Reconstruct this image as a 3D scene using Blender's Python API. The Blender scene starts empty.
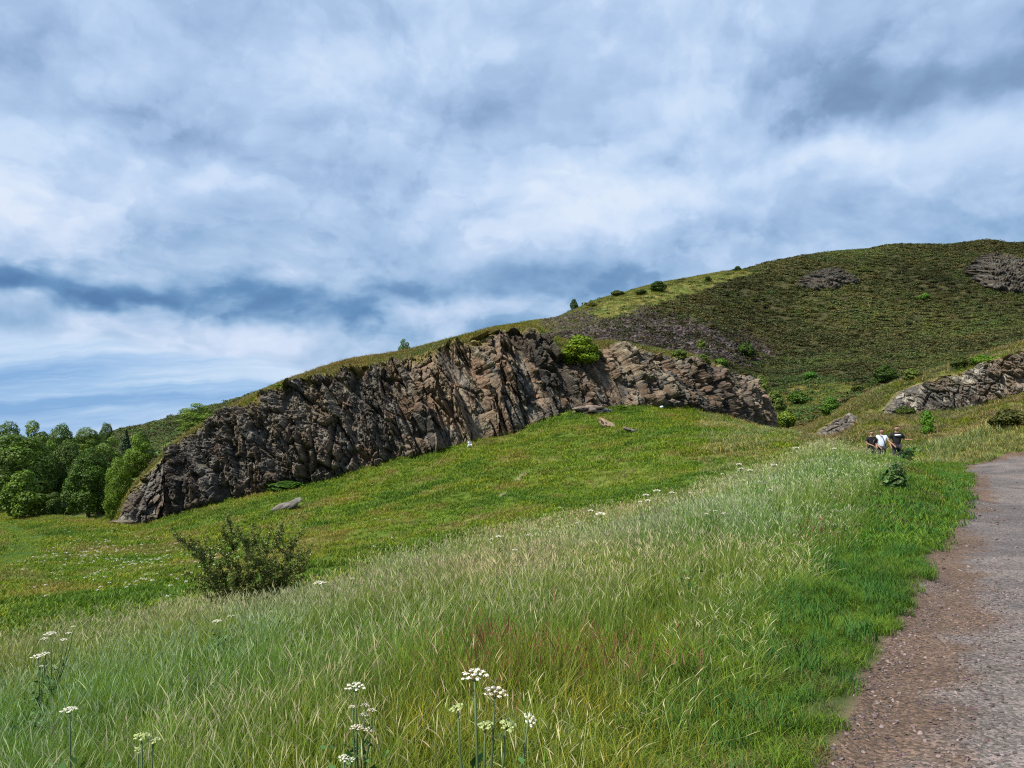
import bpy, math, random
import numpy as np
from mathutils import Vector, Matrix
PI = math.pi
RS = np.random.RandomState
scene = bpy.context.scene
COL = scene.collection

# ------------------------------------------------------------------ camera
EXPO = .80; SKYK = .60; SUNK = 4.1      # exposure, cloud deck strength, sun strength
F = 760.0; HOR = 438.0; CAMZ = 1.6
pitch = math.atan((HOR-384)/F)
cam_d = bpy.data.cameras.new('camera'); cam = bpy.data.objects.new('camera', cam_d); COL.objects.link(cam)
cam.location = (0, 0, CAMZ); cam.rotation_euler = (PI/2+pitch, 0, 0)
cam_d.sensor_width = 36; cam_d.lens = F/1024*36; cam_d.clip_start = 0.05; cam_d.clip_end = 20000
scene.camera = cam
cp, sp = math.cos(pitch), math.sin(pitch)
def uv(px, py):
    """slopes (x/y, z/y) of the ray through a photo point"""
    a = (np.asarray(px, float)-512)/F; b = (384-np.asarray(py, float))/F
    y = cp - b*sp; z = sp + b*cp
    return a/y, z/y
def at(px, py, Y):
    u, v = uv(px, py)
    return np.array([u*Y, Y+0*u, CAMZ+v*Y]).T
def colpx(X, Y, Z):
    d = Y*cp+(Z-CAMZ)*sp
    return 512+F*X/d, 384-F*((Z-CAMZ)*cp-Y*sp)/d

# ------------------------------------------------------------------ noise
def hash3(i, j, k, s):
    h = (i.astype(np.int64)*374761393 + j.astype(np.int64)*668265263 + k.astype(np.int64)*2147483647 + s*1274126177) & 0xffffffff
    h = ((h ^ (h >> 13))*1274126177) & 0xffffffff
    h = ((h ^ (h >> 16))*2246822519) & 0xffffffff
    return ((h ^ (h >> 15)) & 0xffffff)/float(0xffffff)
def vnoise(x, y, z, s=0):
    i, j, k = np.floor(x), np.floor(y), np.floor(z)
    fx, fy, fz = x-i, y-j, z-k
    fx, fy, fz = [f*f*(3-2*f) for f in (fx, fy, fz)]
    i, j, k = i.astype(np.int64), j.astype(np.int64), k.astype(np.int64)
    r = 0
    for a in (0, 1):
        for b in (0, 1):
            for c in (0, 1):
                w = (fx if a else 1-fx)*(fy if b else 1-fy)*(fz if c else 1-fz)
                r = r + w*hash3(i+a, j+b, k+c, s)
    return r
def fbm(x, y, z=None, f=1.0, o=4, s=0, g=.5):
    x = np.asarray(x, float); y = np.asarray(y, float); z = x*0 if z is None else z
    r = 0; a = 1; t = 0
    for q in range(o):
        r = r+a*vnoise(x*f+q*17.3, y*f+q*5.1, z*f+q*9.7, s+q); t += a; a *= g; f *= 2.03
    return r/t
def facets(a, b, c, ca, cb, cc, s):
    """blocky field: each cell of a Voronoi partition is a randomly tilted plane. Returns height, cell random, edge distance"""
    x, y, z = a/ca, b/cb, c/cc
    i, j, k = np.floor(x).astype(np.int64), np.floor(y).astype(np.int64), np.floor(z).astype(np.int64)
    best = np.full(x.shape, 1e9); sec = best.copy(); val = np.zeros(x.shape); rid = np.zeros(x.shape)
    for di in (-1, 0, 1):
        for dj in (-1, 0, 1):
            for dk in (-1, 0, 1):
                I, J, K = i+di, j+dj, k+dk
                px = I+hash3(I, J, K, s); py = J+hash3(I, J, K, s+11); pz = K+hash3(I, J, K, s+22)
                d = (x-px)**2+(y-py)**2+(z-pz)**2
                r0 = hash3(I, J, K, s+33)
                h = (r0-.5)+(hash3(I, J, K, s+44)-.5)*1.7*(x-px)+(hash3(I, J, K, s+55)-.5)*.7*(y-py)
                m = d < best
                sec = np.where(m, best, np.minimum(sec, d))
                best = np.where(m, d, best); val = np.where(m, h, val); rid = np.where(m, r0, rid)
    return val, rid, np.sqrt(sec)-np.sqrt(best)
def sstep(a, b, x):
    t = np.clip((x-a)/(b-a), 0, 1); return t*t*(3-2*t)
def pchip_slopes(xs, ys):
    h = np.diff(xs, axis=0); d = np.diff(ys, axis=0)/h
    m = np.zeros_like(ys)
    w1 = 2*h[1:]+h[:-1]; w2 = h[1:]+2*h[:-1]
    pos = d[:-1]*d[1:] > 0
    with np.errstate(all='ignore'):
        mm = (w1+w2)/(w1/d[:-1]+w2/d[1:])
    m[1:-1] = np.where(pos, mm, 0); m[0] = d[0]; m[-1] = d[-1]
    return m
def pchip1(xs, ys, x):
    xs = np.asarray(xs, float)[:, None]; ys = np.asarray(ys, float)[:, None]
    m = pchip_slopes(xs, ys)[:, 0]; xs = xs[:, 0]; ys = ys[:, 0]
    x = np.clip(x, xs[0], xs[-1]); i = np.clip(np.searchsorted(xs, x)-1, 0, len(xs)-2)
    h = xs[i+1]-xs[i]; t = (x-xs[i])/h
    return ys[i]*(1+2*t)*(1-t)**2+m[i]*h*t*(1-t)**2+ys[i+1]*t*t*(3-2*t)+m[i+1]*h*t*t*(t-1)

# ------------------------------------------------------------------ terrain profile curves (photo column, distance, photo row or height)
foot = [(118,70,523),(140,70,524),(170,71,516),(200,71,507),(240,71,497),(280,71,487),(320,71,480),(360,71,468),(400,71,457),(440,72,449),
        (470,72,441),(500,73,434),(520,73,428),(550,74,416),(580,75,408),(610,76,407),(640,77,404),(680,79,405),(700,80,410),(720,82,414),
        (740,84,420),(760,86,426),(778,88,432)]
topc = [(118,74,522),(125,75,505),(140,76,482),(160,77,460),(175,78,445),(200,79,428),(215,80,420),(230,80,412),(250,80,402),(280,80,388),
        (300,80,381),(330,80,375),(350,80,370),(380,80,364),(400,80,360),(420,80,354),(450,81,345),(480,82,338),(500,82,333),(530,83,331),
        (560,84,345),(580,85,350),(610,86,345),(640,87,352),(660,88,356),(690,89,358),(705,90,360),(715,91,370),(740,93,380),(755,94,392),
        (765,95,402),(772,95,415),(778,95,430)]
_fp = np.array(foot, float)
topc = [(x, float(np.interp(x, _fp[:,0], _fp[:,1]))+min(3.8, .8+.06*abs(float(np.interp(x, _fp[:,0], _fp[:,2]))-z)), z) for x, y, z in topc]
foot2 = [(872,70,414),(900,70,413),(930,69,410),(960,68,408),(1000,67,398),(1024,66,392),(1100,64,380)]
topc2 = [(872,73,409),(900,75,391),(920,75,382),(940,75,378),(960,75,373),(990,74,362),(1024,73,352),(1100,72,332)]
_f2 = np.array(foot2, float)
topc2 = [(x, float(np.interp(x, _f2[:,0], _f2[:,1]))+1.3, z) for x, y, z in topc2]
CUR = [
 ('z', [(-400,.3,0),(1400,.3,0)]),
 ('z', [(-400,5,-1.4),(0,5,-1.0),(100,5,-.85),(200,5,-.72),(300,5,-.57),(400,5,-.44),(500,5,-.33),(600,5,-.22),(700,5,-.12),(770,5,-.06),(830,5,-.02),(900,5,0),(1400,5,.1)]),
 ('z', [(-400,10,-2.6),(0,10,-1.8),(100,10,-1.6),(200,10,-1.35),(300,10,-1.1),(400,10,-.85),(500,10,-.62),(600,10,-.38),(700,10,-.2),(770,10,-.08),(830,10,0),(900,10,0),(1400,10,.1)]),
 ('g', [(-400,13,679),(0,14,654),(100,15,638),(200,16,625),(300,18,605),(400,21,572),(500,25,545),(600,28,520),(700,30,496),(770,33,476),(830,34,453),(865,29,462),(885,27,461),(905,26,467),(950,24,484),(1024,24,486),(1400,24,486)]),
 ('g', [(-400,20,640),(0,20,618),(100,21,608),(200,22,595),(300,25,571),(400,30,549),(500,35,519),(600,37,496),(700,39,477),(770,41,458),(830,42,447),(865,34,465),(885,33,467),(920,36,464),(950,38,464.5),(1024,40,460.5),(1400,42,452)]),
 ('g', [(-400,45,560),(0,45,553),(100,45,551),(200,45,543),(300,48,523),(400,48,503),(500,52,470),(600,54,450),(700,54,435),(770,53,435),(830,55,449),(870,50,456),(900,48,450),(950,46,447),(990,45,436),(1024,44,431),(1400,44,415)]),
 ('g', [(-400,85,525),(0,80,521),(80,70,523)]+foot+[(800,76,436),(830,74,437),(850,72,430)]+foot2+[(1400,60,350)]),
 ('b', None),
 ('g', [(-400,100,520),(0,95,517),(80,76,521)]+topc+[(800,86,433),(830,82,424),(850,78,414)]+topc2+[(1400,70,290)]),
 ('g', [(-400,120,519),(0,115,517),(80,100,520),(112,90,523),(118,90,522),(125,90,508),(140,90,484),(160,90,462),(175,90,446),(200,90,428),(215,90,420),(240,91,404),(270,92,391),(300,92,380),(350,92,364),(400,92,356),(450,94,345),(500,96,333),(525,97,330),(560,98,344),(610,99,347),(700,102,362),(740,104,386),(778,104,426),(800,100,430),(830,96,416),(855,88,402),(885,84,388),(950,82,367),(1024,80,345),(1100,78,325),(1400,76,280)]),
 ('g', [(-400,160,505),(0,160,490),(100,150,470),(200,140,440),(300,135,402),(400,140,377),(500,140,348),(540,140,340),(600,140,353),(700,150,366),(770,150,404),(790,150,407),(830,150,398),(860,150,395),(900,150,392),(950,150,380),(1024,150,372),(1400,150,330)]),
 ('g', [(-400,240,470),(0,240,455),(100,215,447),(200,215,424),(300,220,394),(400,220,368),(500,220,343),(600,225,325),(700,240,326),(770,250,347),(830,250,345),(885,250,340),(950,250,335),(1024,250,325),(1400,250,310)]),
 ('g', [(-400,330,438),(0,300,436),(60,280,433),(100,262,429),(125,260,422),(150,260,417),(175,260,410),(200,260,402),(225,260,396),(250,260,388),(280,260,378),(300,260,372),(350,270,358),(400,280,347),(450,290,337),(500,300,327),(530,310,319),(555,315,317),(575,320,309),(600,330,299),(625,340,293),(650,350,286),(700,370,277),(725,376,272),(740,380,270),(770,400,264),(800,410,259),(830,420,256),(870,425,253),(900,430,250),(940,430,250),(985,430,247.5),(1010,432,251),(1024,432,250),(1100,435,252),(1400,440,262)]),
 ('b2', None),
 ('z', [(-400,3500,-30),(1400,3500,-30)]),
]
TN = 4000
TH = np.linspace(-1.3, 1.3, TN)
TPX = 512+F*np.tan(TH)*cp      # photo column on the horizon of each azimuth
LR = []; ZZ = []
for kind, L in CUR:
    if L is None: LR.append(None); ZZ.append(None); continue
    L = np.array(sorted(L), float)
    u = (L[:,0]-512)/F
    if kind == 'g':
        U, V = uv(L[:,0], L[:,2]); z = CAMZ+V*L[:,1]; x = U*L[:,1]
    else:
        U, _ = uv(L[:,0], np.full(len(L), HOR)); x = U*L[:,1]; z = L[:,2]
    th = np.arctan2(x, L[:,1]) ; r = np.hypot(x, L[:,1])
    if kind == 'z' and L[0,1] in (.3, 3500): r = L[:,1]
    o = np.argsort(th)
    LR.append(pchip1(th[o], np.log(r[o]), TH)); ZZ.append(pchip1(th[o], z[o], TH))
LR[3+4] = LR[6]*.35+LR[8]*.65; ZZ[7] = ZZ[6]*.85+ZZ[8]*.15
rid = np.exp(LR[12]); LR[13] = np.log(rid*1.35); ZZ[13] = ZZ[12]-np.maximum(ZZ[12]*.35, 0)-1
LR = np.array(LR); ZZ = np.array(ZZ)
LR = np.maximum.accumulate(LR+np.arange(len(LR))[:,None]*1e-3, axis=0)
MS = pchip_slopes(LR, ZZ)
NC = len(LR)
def curve_r(k, X, Y):
    """distance of profile curve k in the direction of a point"""
    th = np.arctan2(X, Y); return np.exp(np.interp(th, TH, LR[k]))
# path: left edge X as a function of Y, lawn boundary likewise
PE_Y = [0,1,2.2,3.7,4.85,7.1,10.9,15,19.6,29,36,39,50]; PE_X = [.05,.28,.7,1.32,2.08,3.67,6.05,8.8,11.7,17.4,21.2,23.5,40]
LB_Y = [0,2,3.7,4.85,6.0,8.3,10.9,15.5,22,30,36,40,50]; LB_X = [-.1,.2,.74,1.34,1.98,3.15,4.8,7.25,11.1,15.8,19.7,22,30]
def path_d(X, Y):
    """signed distance-like measure, positive on the path"""
    n = (fbm(X, Y, f=1.1, o=4, s=5)-.5)*1.0*np.clip(.28+Y*.012, .28, .6)
    left = (X-np.interp(Y, PE_Y, PE_X))*.85+n
    right = (np.interp(Y, [0, 20, 28, 33], [4.2, 4.5, 7, 40])+np.interp(Y, PE_Y, PE_X)-X)*.85+n
    far = (40.5-Y+ (X-22)*.12)+n*.6
    return np.minimum(np.minimum(left, right), np.where(Y > 25, far, 9))
def H0(X, Y):
    X = np.asarray(X, float); Y = np.asarray(Y, float)
    th = np.arctan2(X, Y); r = np.maximum(np.hypot(X, Y), .31); lr = np.log(r)
    tc = np.clip(th, -1.29, 1.29); f = (tc-TH[0])/(TH[1]-TH[0]); i = np.clip(f.astype(int), 0, TN-2); w = f-i
    Z = np.zeros_like(lr); done = np.zeros(lr.shape, bool)
    prev = None
    for k in range(NC):
        a = LR[k][i]*(1-w)+LR[k][i+1]*w; z = ZZ[k][i]*(1-w)+ZZ[k][i+1]*w; m = MS[k][i]*(1-w)+MS[k][i+1]*w
        if prev is not None:
            pa, pz, pm = prev; h = a-pa; t = np.clip((lr-pa)/h, 0, 1)
            v = pz*(1+2*t)*(1-t)**2+pm*h*t*(1-t)**2+z*t*t*(3-2*t)+m*h*t*t*(t-1)
            sel = (~done) & (lr <= a); Z = np.where(sel, v, Z); done |= sel
        prev = (a, z, m)
    Z = np.where(done, Z, prev[1])
    back = sstep(1.2, 2.2, np.abs(th))
    return Z*(1-back)+back*np.clip(-X*0.0, -1, 1)*0
def H(X, Y):
    X = np.asarray(X, float); Y = np.asarray(Y, float)
    z = H0(X, Y); r = np.hypot(X, Y)
    pd = path_d(X, Y)
    onp = sstep(-.1, .25, pd)
    z = z+(fbm(X, Y, f=.9, o=4, s=1)-.5)*.16*sstep(2, 8, r)*(1-onp)*sstep(80, 60, r)
    rf = curve_r(6, X, Y); zone = sstep(18, 30, r)*sstep(rf, rf-8, r)
    z = z+(fbm(X, Y, f=.22, o=4, s=2)-.5)*.9*zone
    rl = curve_r(10, X, Y)
    far = sstep(rl-10, rl+40, r)
    z = z+(fbm(X, Y, f=.045, o=5, s=3)-.5)*7*far*sstep(900, 500, r)*sstep(curve_r(12, X, Y)-20, curve_r(12, X, Y)-150, r)-2.6*sstep(curve_r(12, X, Y)-80, curve_r(12, X, Y), r)
    z = z-.05*onp*(r < 60)+(fbm(X, Y, f=2.6, o=3, s=4)-.5)*.05*onp*(r < 60)
    return z
def hit(px, py, Y0=2.0, Y1=600, n=3000):
    u, v = uv(px, py); Y = np.exp(np.linspace(math.log(Y0), math.log(Y1), n))
    d = H(u*Y, Y)-(CAMZ+v*Y); k = np.where(d > 0)[0]
    if len(k) == 0: k = [int(np.argmax(d))]
    y = Y[k[0]]; x = float(u)*y
    return np.array([x, y, float(H(np.array([x]), np.array([y]))[0])])
def ground(x, y): return float(H(np.array([x]), np.array([y]))[0])

# ------------------------------------------------------------------ mesh and node helpers
def mesh_np(name, V, Q, cols=None, mat=None, smooth=False, tri=False):
    me = bpy.data.meshes.new(name); V = np.asarray(V, np.float32); Q = np.asarray(Q, np.int32)
    n = Q.shape[1]
    me.vertices.add(len(V)); me.vertices.foreach_set('co', V.ravel())
    me.loops.add(Q.size); me.loops.foreach_set('vertex_index', Q.ravel())
    me.polygons.add(len(Q)); me.polygons.foreach_set('loop_start', np.arange(len(Q), dtype=np.int32)*n)
    me.polygons.foreach_set('loop_total', np.full(len(Q), n, np.int32))
    if smooth: me.polygons.foreach_set('use_smooth', np.ones(len(Q), bool))
    me.update(calc_edges=True)
    if cols is not None:
        c = np.ones((len(V), 4), np.float32); c[:, :3] = cols
        a = me.color_attributes.new('col', 'FLOAT_COLOR', 'POINT'); a.data.foreach_set('color', c.ravel())
    if mat: me.materials.append(mat)
    return me
def link(name, me, parent=None, label=None, cat=None, group=None, kind=None, loc=None, rot=None, scl=None):
    o = bpy.data.objects.new(name, me); COL.objects.link(o)
    if parent: o.parent = parent
    tag(o, label, cat, group, kind)
    if loc is not None: o.location = [float(q) for q in loc]
    if rot is not None: o.rotation_euler = rot
    if scl is not None: o.scale = (scl,)*3 if isinstance(scl, (int, float)) else scl
    return o
def tag(o, label=None, cat=None, group=None, kind=None):
    if label: o['label'] = label
    if cat: o['category'] = cat
    if group: o['group'] = group
    if kind: o['kind'] = kind
    return o
def newmat(name):
    m = bpy.data.materials.new(name); m.use_nodes = True; m.node_tree.nodes.clear()
    return m, m.node_tree
def N(t, typ, **kw):
    n = t.nodes.new(typ)
    ins = kw.pop('ins', {})
    for k, v in kw.items(): setattr(n, k, v)
    for k, v in ins.items():
        if isinstance(v, bpy.types.NodeSocket): t.links.new(v, n.inputs[k])
        else: n.inputs[k].default_value = v
    return n
def mixc(t, fac, a, b, bt='MIX'):
    n = t.nodes.new('ShaderNodeMix'); n.data_type = 'RGBA'; n.blend_type = bt
    for i, v in ((0, fac), (6, a), (7, b)):
        if isinstance(v, bpy.types.NodeSocket): t.links.new(v, n.inputs[i])
        else: n.inputs[i].default_value = v if i == 0 or len(v) == 4 else (*v, 1)
    return n.outputs[2]
def noise_n(t, vec, scale, detail=4, rough=.55):
    return N(t, 'ShaderNodeTexNoise', ins={'Vector': vec, 'Scale': scale, 'Detail': detail, 'Roughness': rough}).outputs['Fac']
def ramp(t, fac, stops):
    n = N(t, 'ShaderNodeValToRGB', ins={'Fac': fac}); e = n.color_ramp.elements
    while len(e) < len(stops): e.new(.5)
    for q, (p, c) in zip(e, stops):
        q.position = p; q.color = (*c, 1) if len(c) == 3 else c
    return n.outputs['Color']
def math_n(t, op, a, b=None, c=None):
    n = t.nodes.new('ShaderNodeMath'); n.operation = op
    for i, v in enumerate((a, b, c)):
        if v is None: continue
        if isinstance(v, bpy.types.NodeSocket): t.links.new(v, n.inputs[i])
        else: n.inputs[i].default_value = v
    return n.outputs[0]
def out(t, sh): N(t, 'ShaderNodeOutputMaterial', ins={'Surface': sh})
def mat_vcol(name, rough=.9, s1=3.0, amt=.35, bump=.3, bdist=.05, bscale=8.0, spec=.2):
    """colour attribute varied by noise, with a bump"""
    m, t = newmat(name)
    c = N(t, 'ShaderNodeAttribute', attribute_name='col').outputs['Color']
    p = N(t, 'ShaderNodeNewGeometry').outputs['Position']
    n1 = noise_n(t, p, s1, 6, .65)
    k = ramp(t, n1, [(.3, (1-amt,)*3), (.7, (1+amt,)*3)])
    k.node.color_ramp.elements[1].color = (1+amt, 1+amt, 1+amt, 1)
    c2 = mixc(t, 1.0, c, k, 'MULTIPLY')
    b = N(t, 'ShaderNodeBump', ins={'Height': noise_n(t, p, bscale, 6, .7), 'Strength': bump, 'Distance': bdist})
    s = N(t, 'ShaderNodeBsdfPrincipled', ins={'Base Color': c2, 'Roughness': rough, 'Normal': b.outputs[0], 'Specular IOR Level': spec})
    out(t, s.outputs[0]); return m
def mat_leaf(name, trans=.3, rough=.55, inst=True, spec=.25, objcol=False):
    m, t = newmat(name)
    c = N(t, 'ShaderNodeAttribute', attribute_name='col').outputs['Color']
    if inst:
        tc = N(t, 'ShaderNodeAttribute', attribute_name='tint', attribute_type='INSTANCER').outputs['Color']
        c = mixc(t, 1.0, c, tc, 'MULTIPLY')
    if objcol:
        oc = N(t, 'ShaderNodeObjectInfo').outputs['Color']; c = mixc(t, 1.0, c, oc, 'MULTIPLY')
    s = N(t, 'ShaderNodeBsdfPrincipled', ins={'Base Color': c, 'Roughness': rough, 'Specular IOR Level': spec})
    tr = N(t, 'ShaderNodeBsdfTranslucent', ins={'Color': c})
    x = N(t, 'ShaderNodeMixShader', ins={0: trans, 1: s.outputs[0], 2: tr.outputs[0]})
    out(t, x.outputs[0]); return m
def mat_plain(name, col, rough=.7, spec=.3):
    m, t = newmat(name)
    p = N(t, 'ShaderNodeTexCoord').outputs['Object']
    n1 = noise_n(t, p, 9, 4)
    c = mixc(t, n1, tuple(q*.8 for q in col), tuple(min(1, q*1.2) for q in col))
    s = N(t, 'ShaderNodeBsdfPrincipled', ins={'Base Color': c, 'Roughness': rough, 'Specular IOR Level': spec})
    out(t, s.outputs[0]); return m

def grid_quads(nr, nc, wrap=False):
    i = np.arange(nr-1)[:, None]; j = np.arange(nc-(0 if wrap else 1))[None, :]
    j2 = (j+1) % nc
    return np.stack([i*nc+j, i*nc+j2, (i+1)*nc+j2, (i+1)*nc+j], -1).reshape(-1, 4)
def lerp(a, b, w): return a*(1-w[..., None])+np.asarray(b)*w[..., None]

# ------------------------------------------------------------------ ground sheet
th = np.concatenate([np.linspace(-PI, -.85, 60)[:-1], np.linspace(-.85, .85, 1150), np.linspace(.85, PI, 60)[1:-1]])
lr = np.concatenate([np.linspace(math.log(.3), math.log(2.2), 24)[:-1], np.linspace(math.log(2.2), math.log(560), 640), np.linspace(math.log(560), math.log(3500), 30)[1:]])
R_, T_ = np.meshgrid(np.exp(lr), th, indexing='ij')
X = R_*np.sin(T_); Y = R_*np.cos(T_); Z = H(X, Y)
PDm = path_d(X, Y)
PX, PY = colpx(X, np.where(Y > .1, Y, .1), Z)
rr = R_
r3, r4, r6, r8, r9, r10, r12 = [curve_r(k, X, Y) for k in (3, 4, 6, 8, 9, 10, 12)]
C = np.zeros(X.shape+(3,))
soil = np.array([.075, .085, .025])
n_a = fbm(X, Y, f=.35, o=5, s=20); n_b = fbm(X, Y, f=1.3, o=5, s=21); n_c = fbm(X, Y, f=.09, o=4, s=22)
C[:] = (.065, .10, .018)
# mound and field: fresh green with straw patches
gm = lerp(np.broadcast_to((.075, .118, .010), C.shape), (.12, .13, .028), sstep(.46, .68, n_a*.6+n_b*.4))
gm = lerp(gm, (.06, .105, .010), sstep(.55, .35, n_a)*.8)
mid = sstep(r3-1, r3+1, rr)
C = lerp(C, gm, mid)
# top of crag: ochre grass
och = lerp(np.broadcast_to((.15, .125, .035), C.shape), (.08, .09, .02), sstep(.45, .6, n_b))
C = lerp(C, och, sstep(r6+1, r6+2, rr)*(PX > 125))
# hill scrub ground and ochre-green slope
hl = lerp(np.broadcast_to((.036, .034, .013), C.shape), (.05, .048, .016), sstep(.4, .6, n_b))
C = lerp(C, hl, sstep(r9, r9+12, rr))
def hill_grass(X, Y, PX, PY):
    """open grass on the shoulder of the hill, and in the valley floor"""
    ridge = np.interp(PX, [480,530,600,650,700,740,870,880], [331,324,301,288,279,271,254,254])
    w = np.interp(PX, [480,530,580,620,680,730,880], [6,12,24,26,17,7,0])
    nz = (fbm(X, Y, f=.05, o=4, s=31)-.5)*.9
    g = sstep(1.05, .75, (PY-ridge)/np.maximum(w, .5)+nz)*(PX > 478)*sstep(775, 735, PX+nz*30)
    d2 = np.hypot((PX-800)/70, (PY-396-(PX-800)*-.15)/16)+nz
    return np.maximum(g, sstep(1, .6, d2)*.8)
g = hill_grass(X, Y, PX, PY)*(rr > r9+8)
C = lerp(C, lerp(np.broadcast_to((.19, .17, .05), C.shape), (.12, .15, .03), sstep(.4, .6, n_a)), g)
scr = sstep(1.1, .7, np.hypot((PX-655)/115, (PY-338-(PX-655)*.10)/24)+(fbm(X, Y, f=.06, o=4, s=71)-.5)*1.2)*(PX > 540)*(rr > r9)
C = lerp(C, lerp(np.broadcast_to((.040, .037, .038), C.shape), (.075, .07, .07), sstep(.45, .62, n_b)), scr*.9)
# behind the two right-hand knolls: ridge grass
rg = (PX > 790)*sstep(r4, r4+3, rr)*sstep(r9+6, r9+2, rr)
C = lerp(C, lerp(np.broadcast_to((.10, .12, .022), C.shape), (.15, .14, .04), sstep(.42, .62, n_a)), rg*(rr > 42))
# bare sheep track down the mound
ta, tb = hit(472, 520), hit(536, 458)
def track_d(X, Y):
    ex, ey = tb[0]-ta[0], tb[1]-ta[1]; s_ = np.clip(((X-ta[0])*ex+(Y-ta[1])*ey)/(ex*ex+ey*ey), 0, 1)
    return np.hypot(X-ta[0]-s_*ex, Y-ta[1]-s_*ey+.5*np.sin(s_*9))
C = lerp(C, (.20, .165, .09), sstep(.42, .15, track_d(X, Y))*sstep(.38, .5, n_b)*.9)
# mown tracks in the lower field
tr = np.abs((X+.62*Y+2.5)+2.2*np.sin(Y*.09)); trk = sstep(1.6, .7, tr)*(Y > 19)*(Y < 75)*(PX < 60)
C = lerp(C, (.040, .080, .010), trk)
# lawn soil, path
C = lerp(C, (.042, .060, .014), (sstep(-.2, .2, X-np.interp(Y, LB_Y, LB_X))*(rr < 40)))
C = lerp(C, (.11, .085, .05), sstep(-.12, .02, PDm))
V = np.stack([X, Y, Z], -1).reshape(-1, 3); Cf = C.reshape(-1, 3)
Q = grid_quads(*X.shape, wrap=True)
onpath = (PDm.reshape(-1)[Q].mean(1) > 0) & (rr.reshape(-1)[Q[:, 0]] < 60)
M_ground = mat_vcol('turf_ground', s1=2.2, amt=.3, bump=.6, bdist=.06, bscale=7)
def submesh(name, sel, mat, cols):
    q = Q[sel]; u, inv = np.unique(q, return_inverse=True)
    return mesh_np(name, V[u], inv.reshape(-1, 4), cols[u], mat, smooth=True)
link('ground', submesh('ground', ~onpath, M_ground, Cf), kind='structure')
# path surface material
m, t = newmat('trodden_gravel')
p = N(t, 'ShaderNodeNewGeometry').outputs['Position']
c = N(t, 'ShaderNodeAttribute', attribute_name='col').outputs['Color']
v1 = N(t, 'ShaderNodeTexVoronoi', ins={'Vector': p, 'Scale': 52.0, 'Randomness': 1.0})
v2 = N(t, 'ShaderNodeTexVoronoi', ins={'Vector': p, 'Scale': 95.0})
st = ramp(t, N(t, 'ShaderNodeSeparateColor', ins={0: v1.outputs['Color']}).outputs[0], [(0, (.55,)*3), (.5, (.9,)*3), (1, (1.0,)*3)])
st.node.color_ramp.elements[2].color = (1.6, 1.5, 1.5, 1)
n1 = noise_n(t, p, 1.2, 6, .6); n2 = noise_n(t, p, 30, 6, .75)
cc = mixc(t, 1.0, c, st, 'MULTIPLY')
cc = mixc(t, 1.0, cc, ramp(t, n2, [(.3, (.65,)*3), (.7, (1.25, 1.25, 1.25))]), 'MULTIPLY')
cc = mixc(t, 1.0, cc, ramp(t, n1, [(.35, (.8,)*3), (.65, (1.1, 1.1, 1.1))]), 'MULTIPLY')
hgt = math_n(t, 'ADD', math_n(t, 'MULTIPLY', v1.outputs['Distance'], -.8), math_n(t, 'ADD', math_n(t, 'MULTIPLY', v2.outputs['Distance'], -.3), n2))
b = N(t, 'ShaderNodeBump', ins={'Height': hgt, 'Strength': .7, 'Distance': .014})
s = N(t, 'ShaderNodeBsdfPrincipled', ins={'Base Color': cc, 'Roughness': .9, 'Normal': b.outputs[0], 'Specular IOR Level': .2})
out(t, s.outputs[0]); M_path = m
pn = fbm(X, Y, f=.7, o=5, s=40); pn2 = fbm(X, Y, f=3.0, o=4, s=41)
Cp = lerp(np.broadcast_to((.160, .140, .130), C.shape), (.112, .102, .100), sstep(.4, .6, pn))
dirt = .95*sstep(.72, .34, PDm+(pn2-.5)*.7)*sstep(.25, .42, fbm(X, Y, f=.45, o=3, s=43))
Cp = lerp(Cp, (.125, .085, .060), dirt)
link('path', submesh('path', onpath, M_path, Cp.reshape(-1, 3)), kind='structure')

# ------------------------------------------------------------------ rock faces
def mat_rock():
    m, t = newmat('weathered_rock')
    p = N(t, 'ShaderNodeNewGeometry').outputs['Position']
    c = N(t, 'ShaderNodeAttribute', attribute_name='col').outputs['Color']
    n1 = noise_n(t, p, 2.5, 8, .75); n2 = noise_n(t, p, 9, 6, .7)
    c = mixc(t, 1.0, c, ramp(t, n1, [(.28, (.45,)*3), (.72, (1.6,)*3)]), 'MULTIPLY')
    c = mixc(t, ramp(t, n2, [(.6, (0,)*3), (.72, (.5,)*3)]), c, (.34, .33, .29))
    v = N(t, 'ShaderNodeTexVoronoi', feature='DISTANCE_TO_EDGE', ins={'Vector': p, 'Scale': 1.6})
    h = math_n(t, 'ADD', n1, math_n(t, 'MULTIPLY', n2, .4))
    b = N(t, 'ShaderNodeBump', ins={'Height': h, 'Strength': .7, 'Distance': .2})
    s = N(t, 'ShaderNodeBsdfPrincipled', ins={'Base Color': c, 'Roughness': .88, 'Normal': b.outputs[0], 'Specular IOR Level': .25})
    out(t, s.outputs[0]); return m
M_rock = mat_rock()
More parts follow.
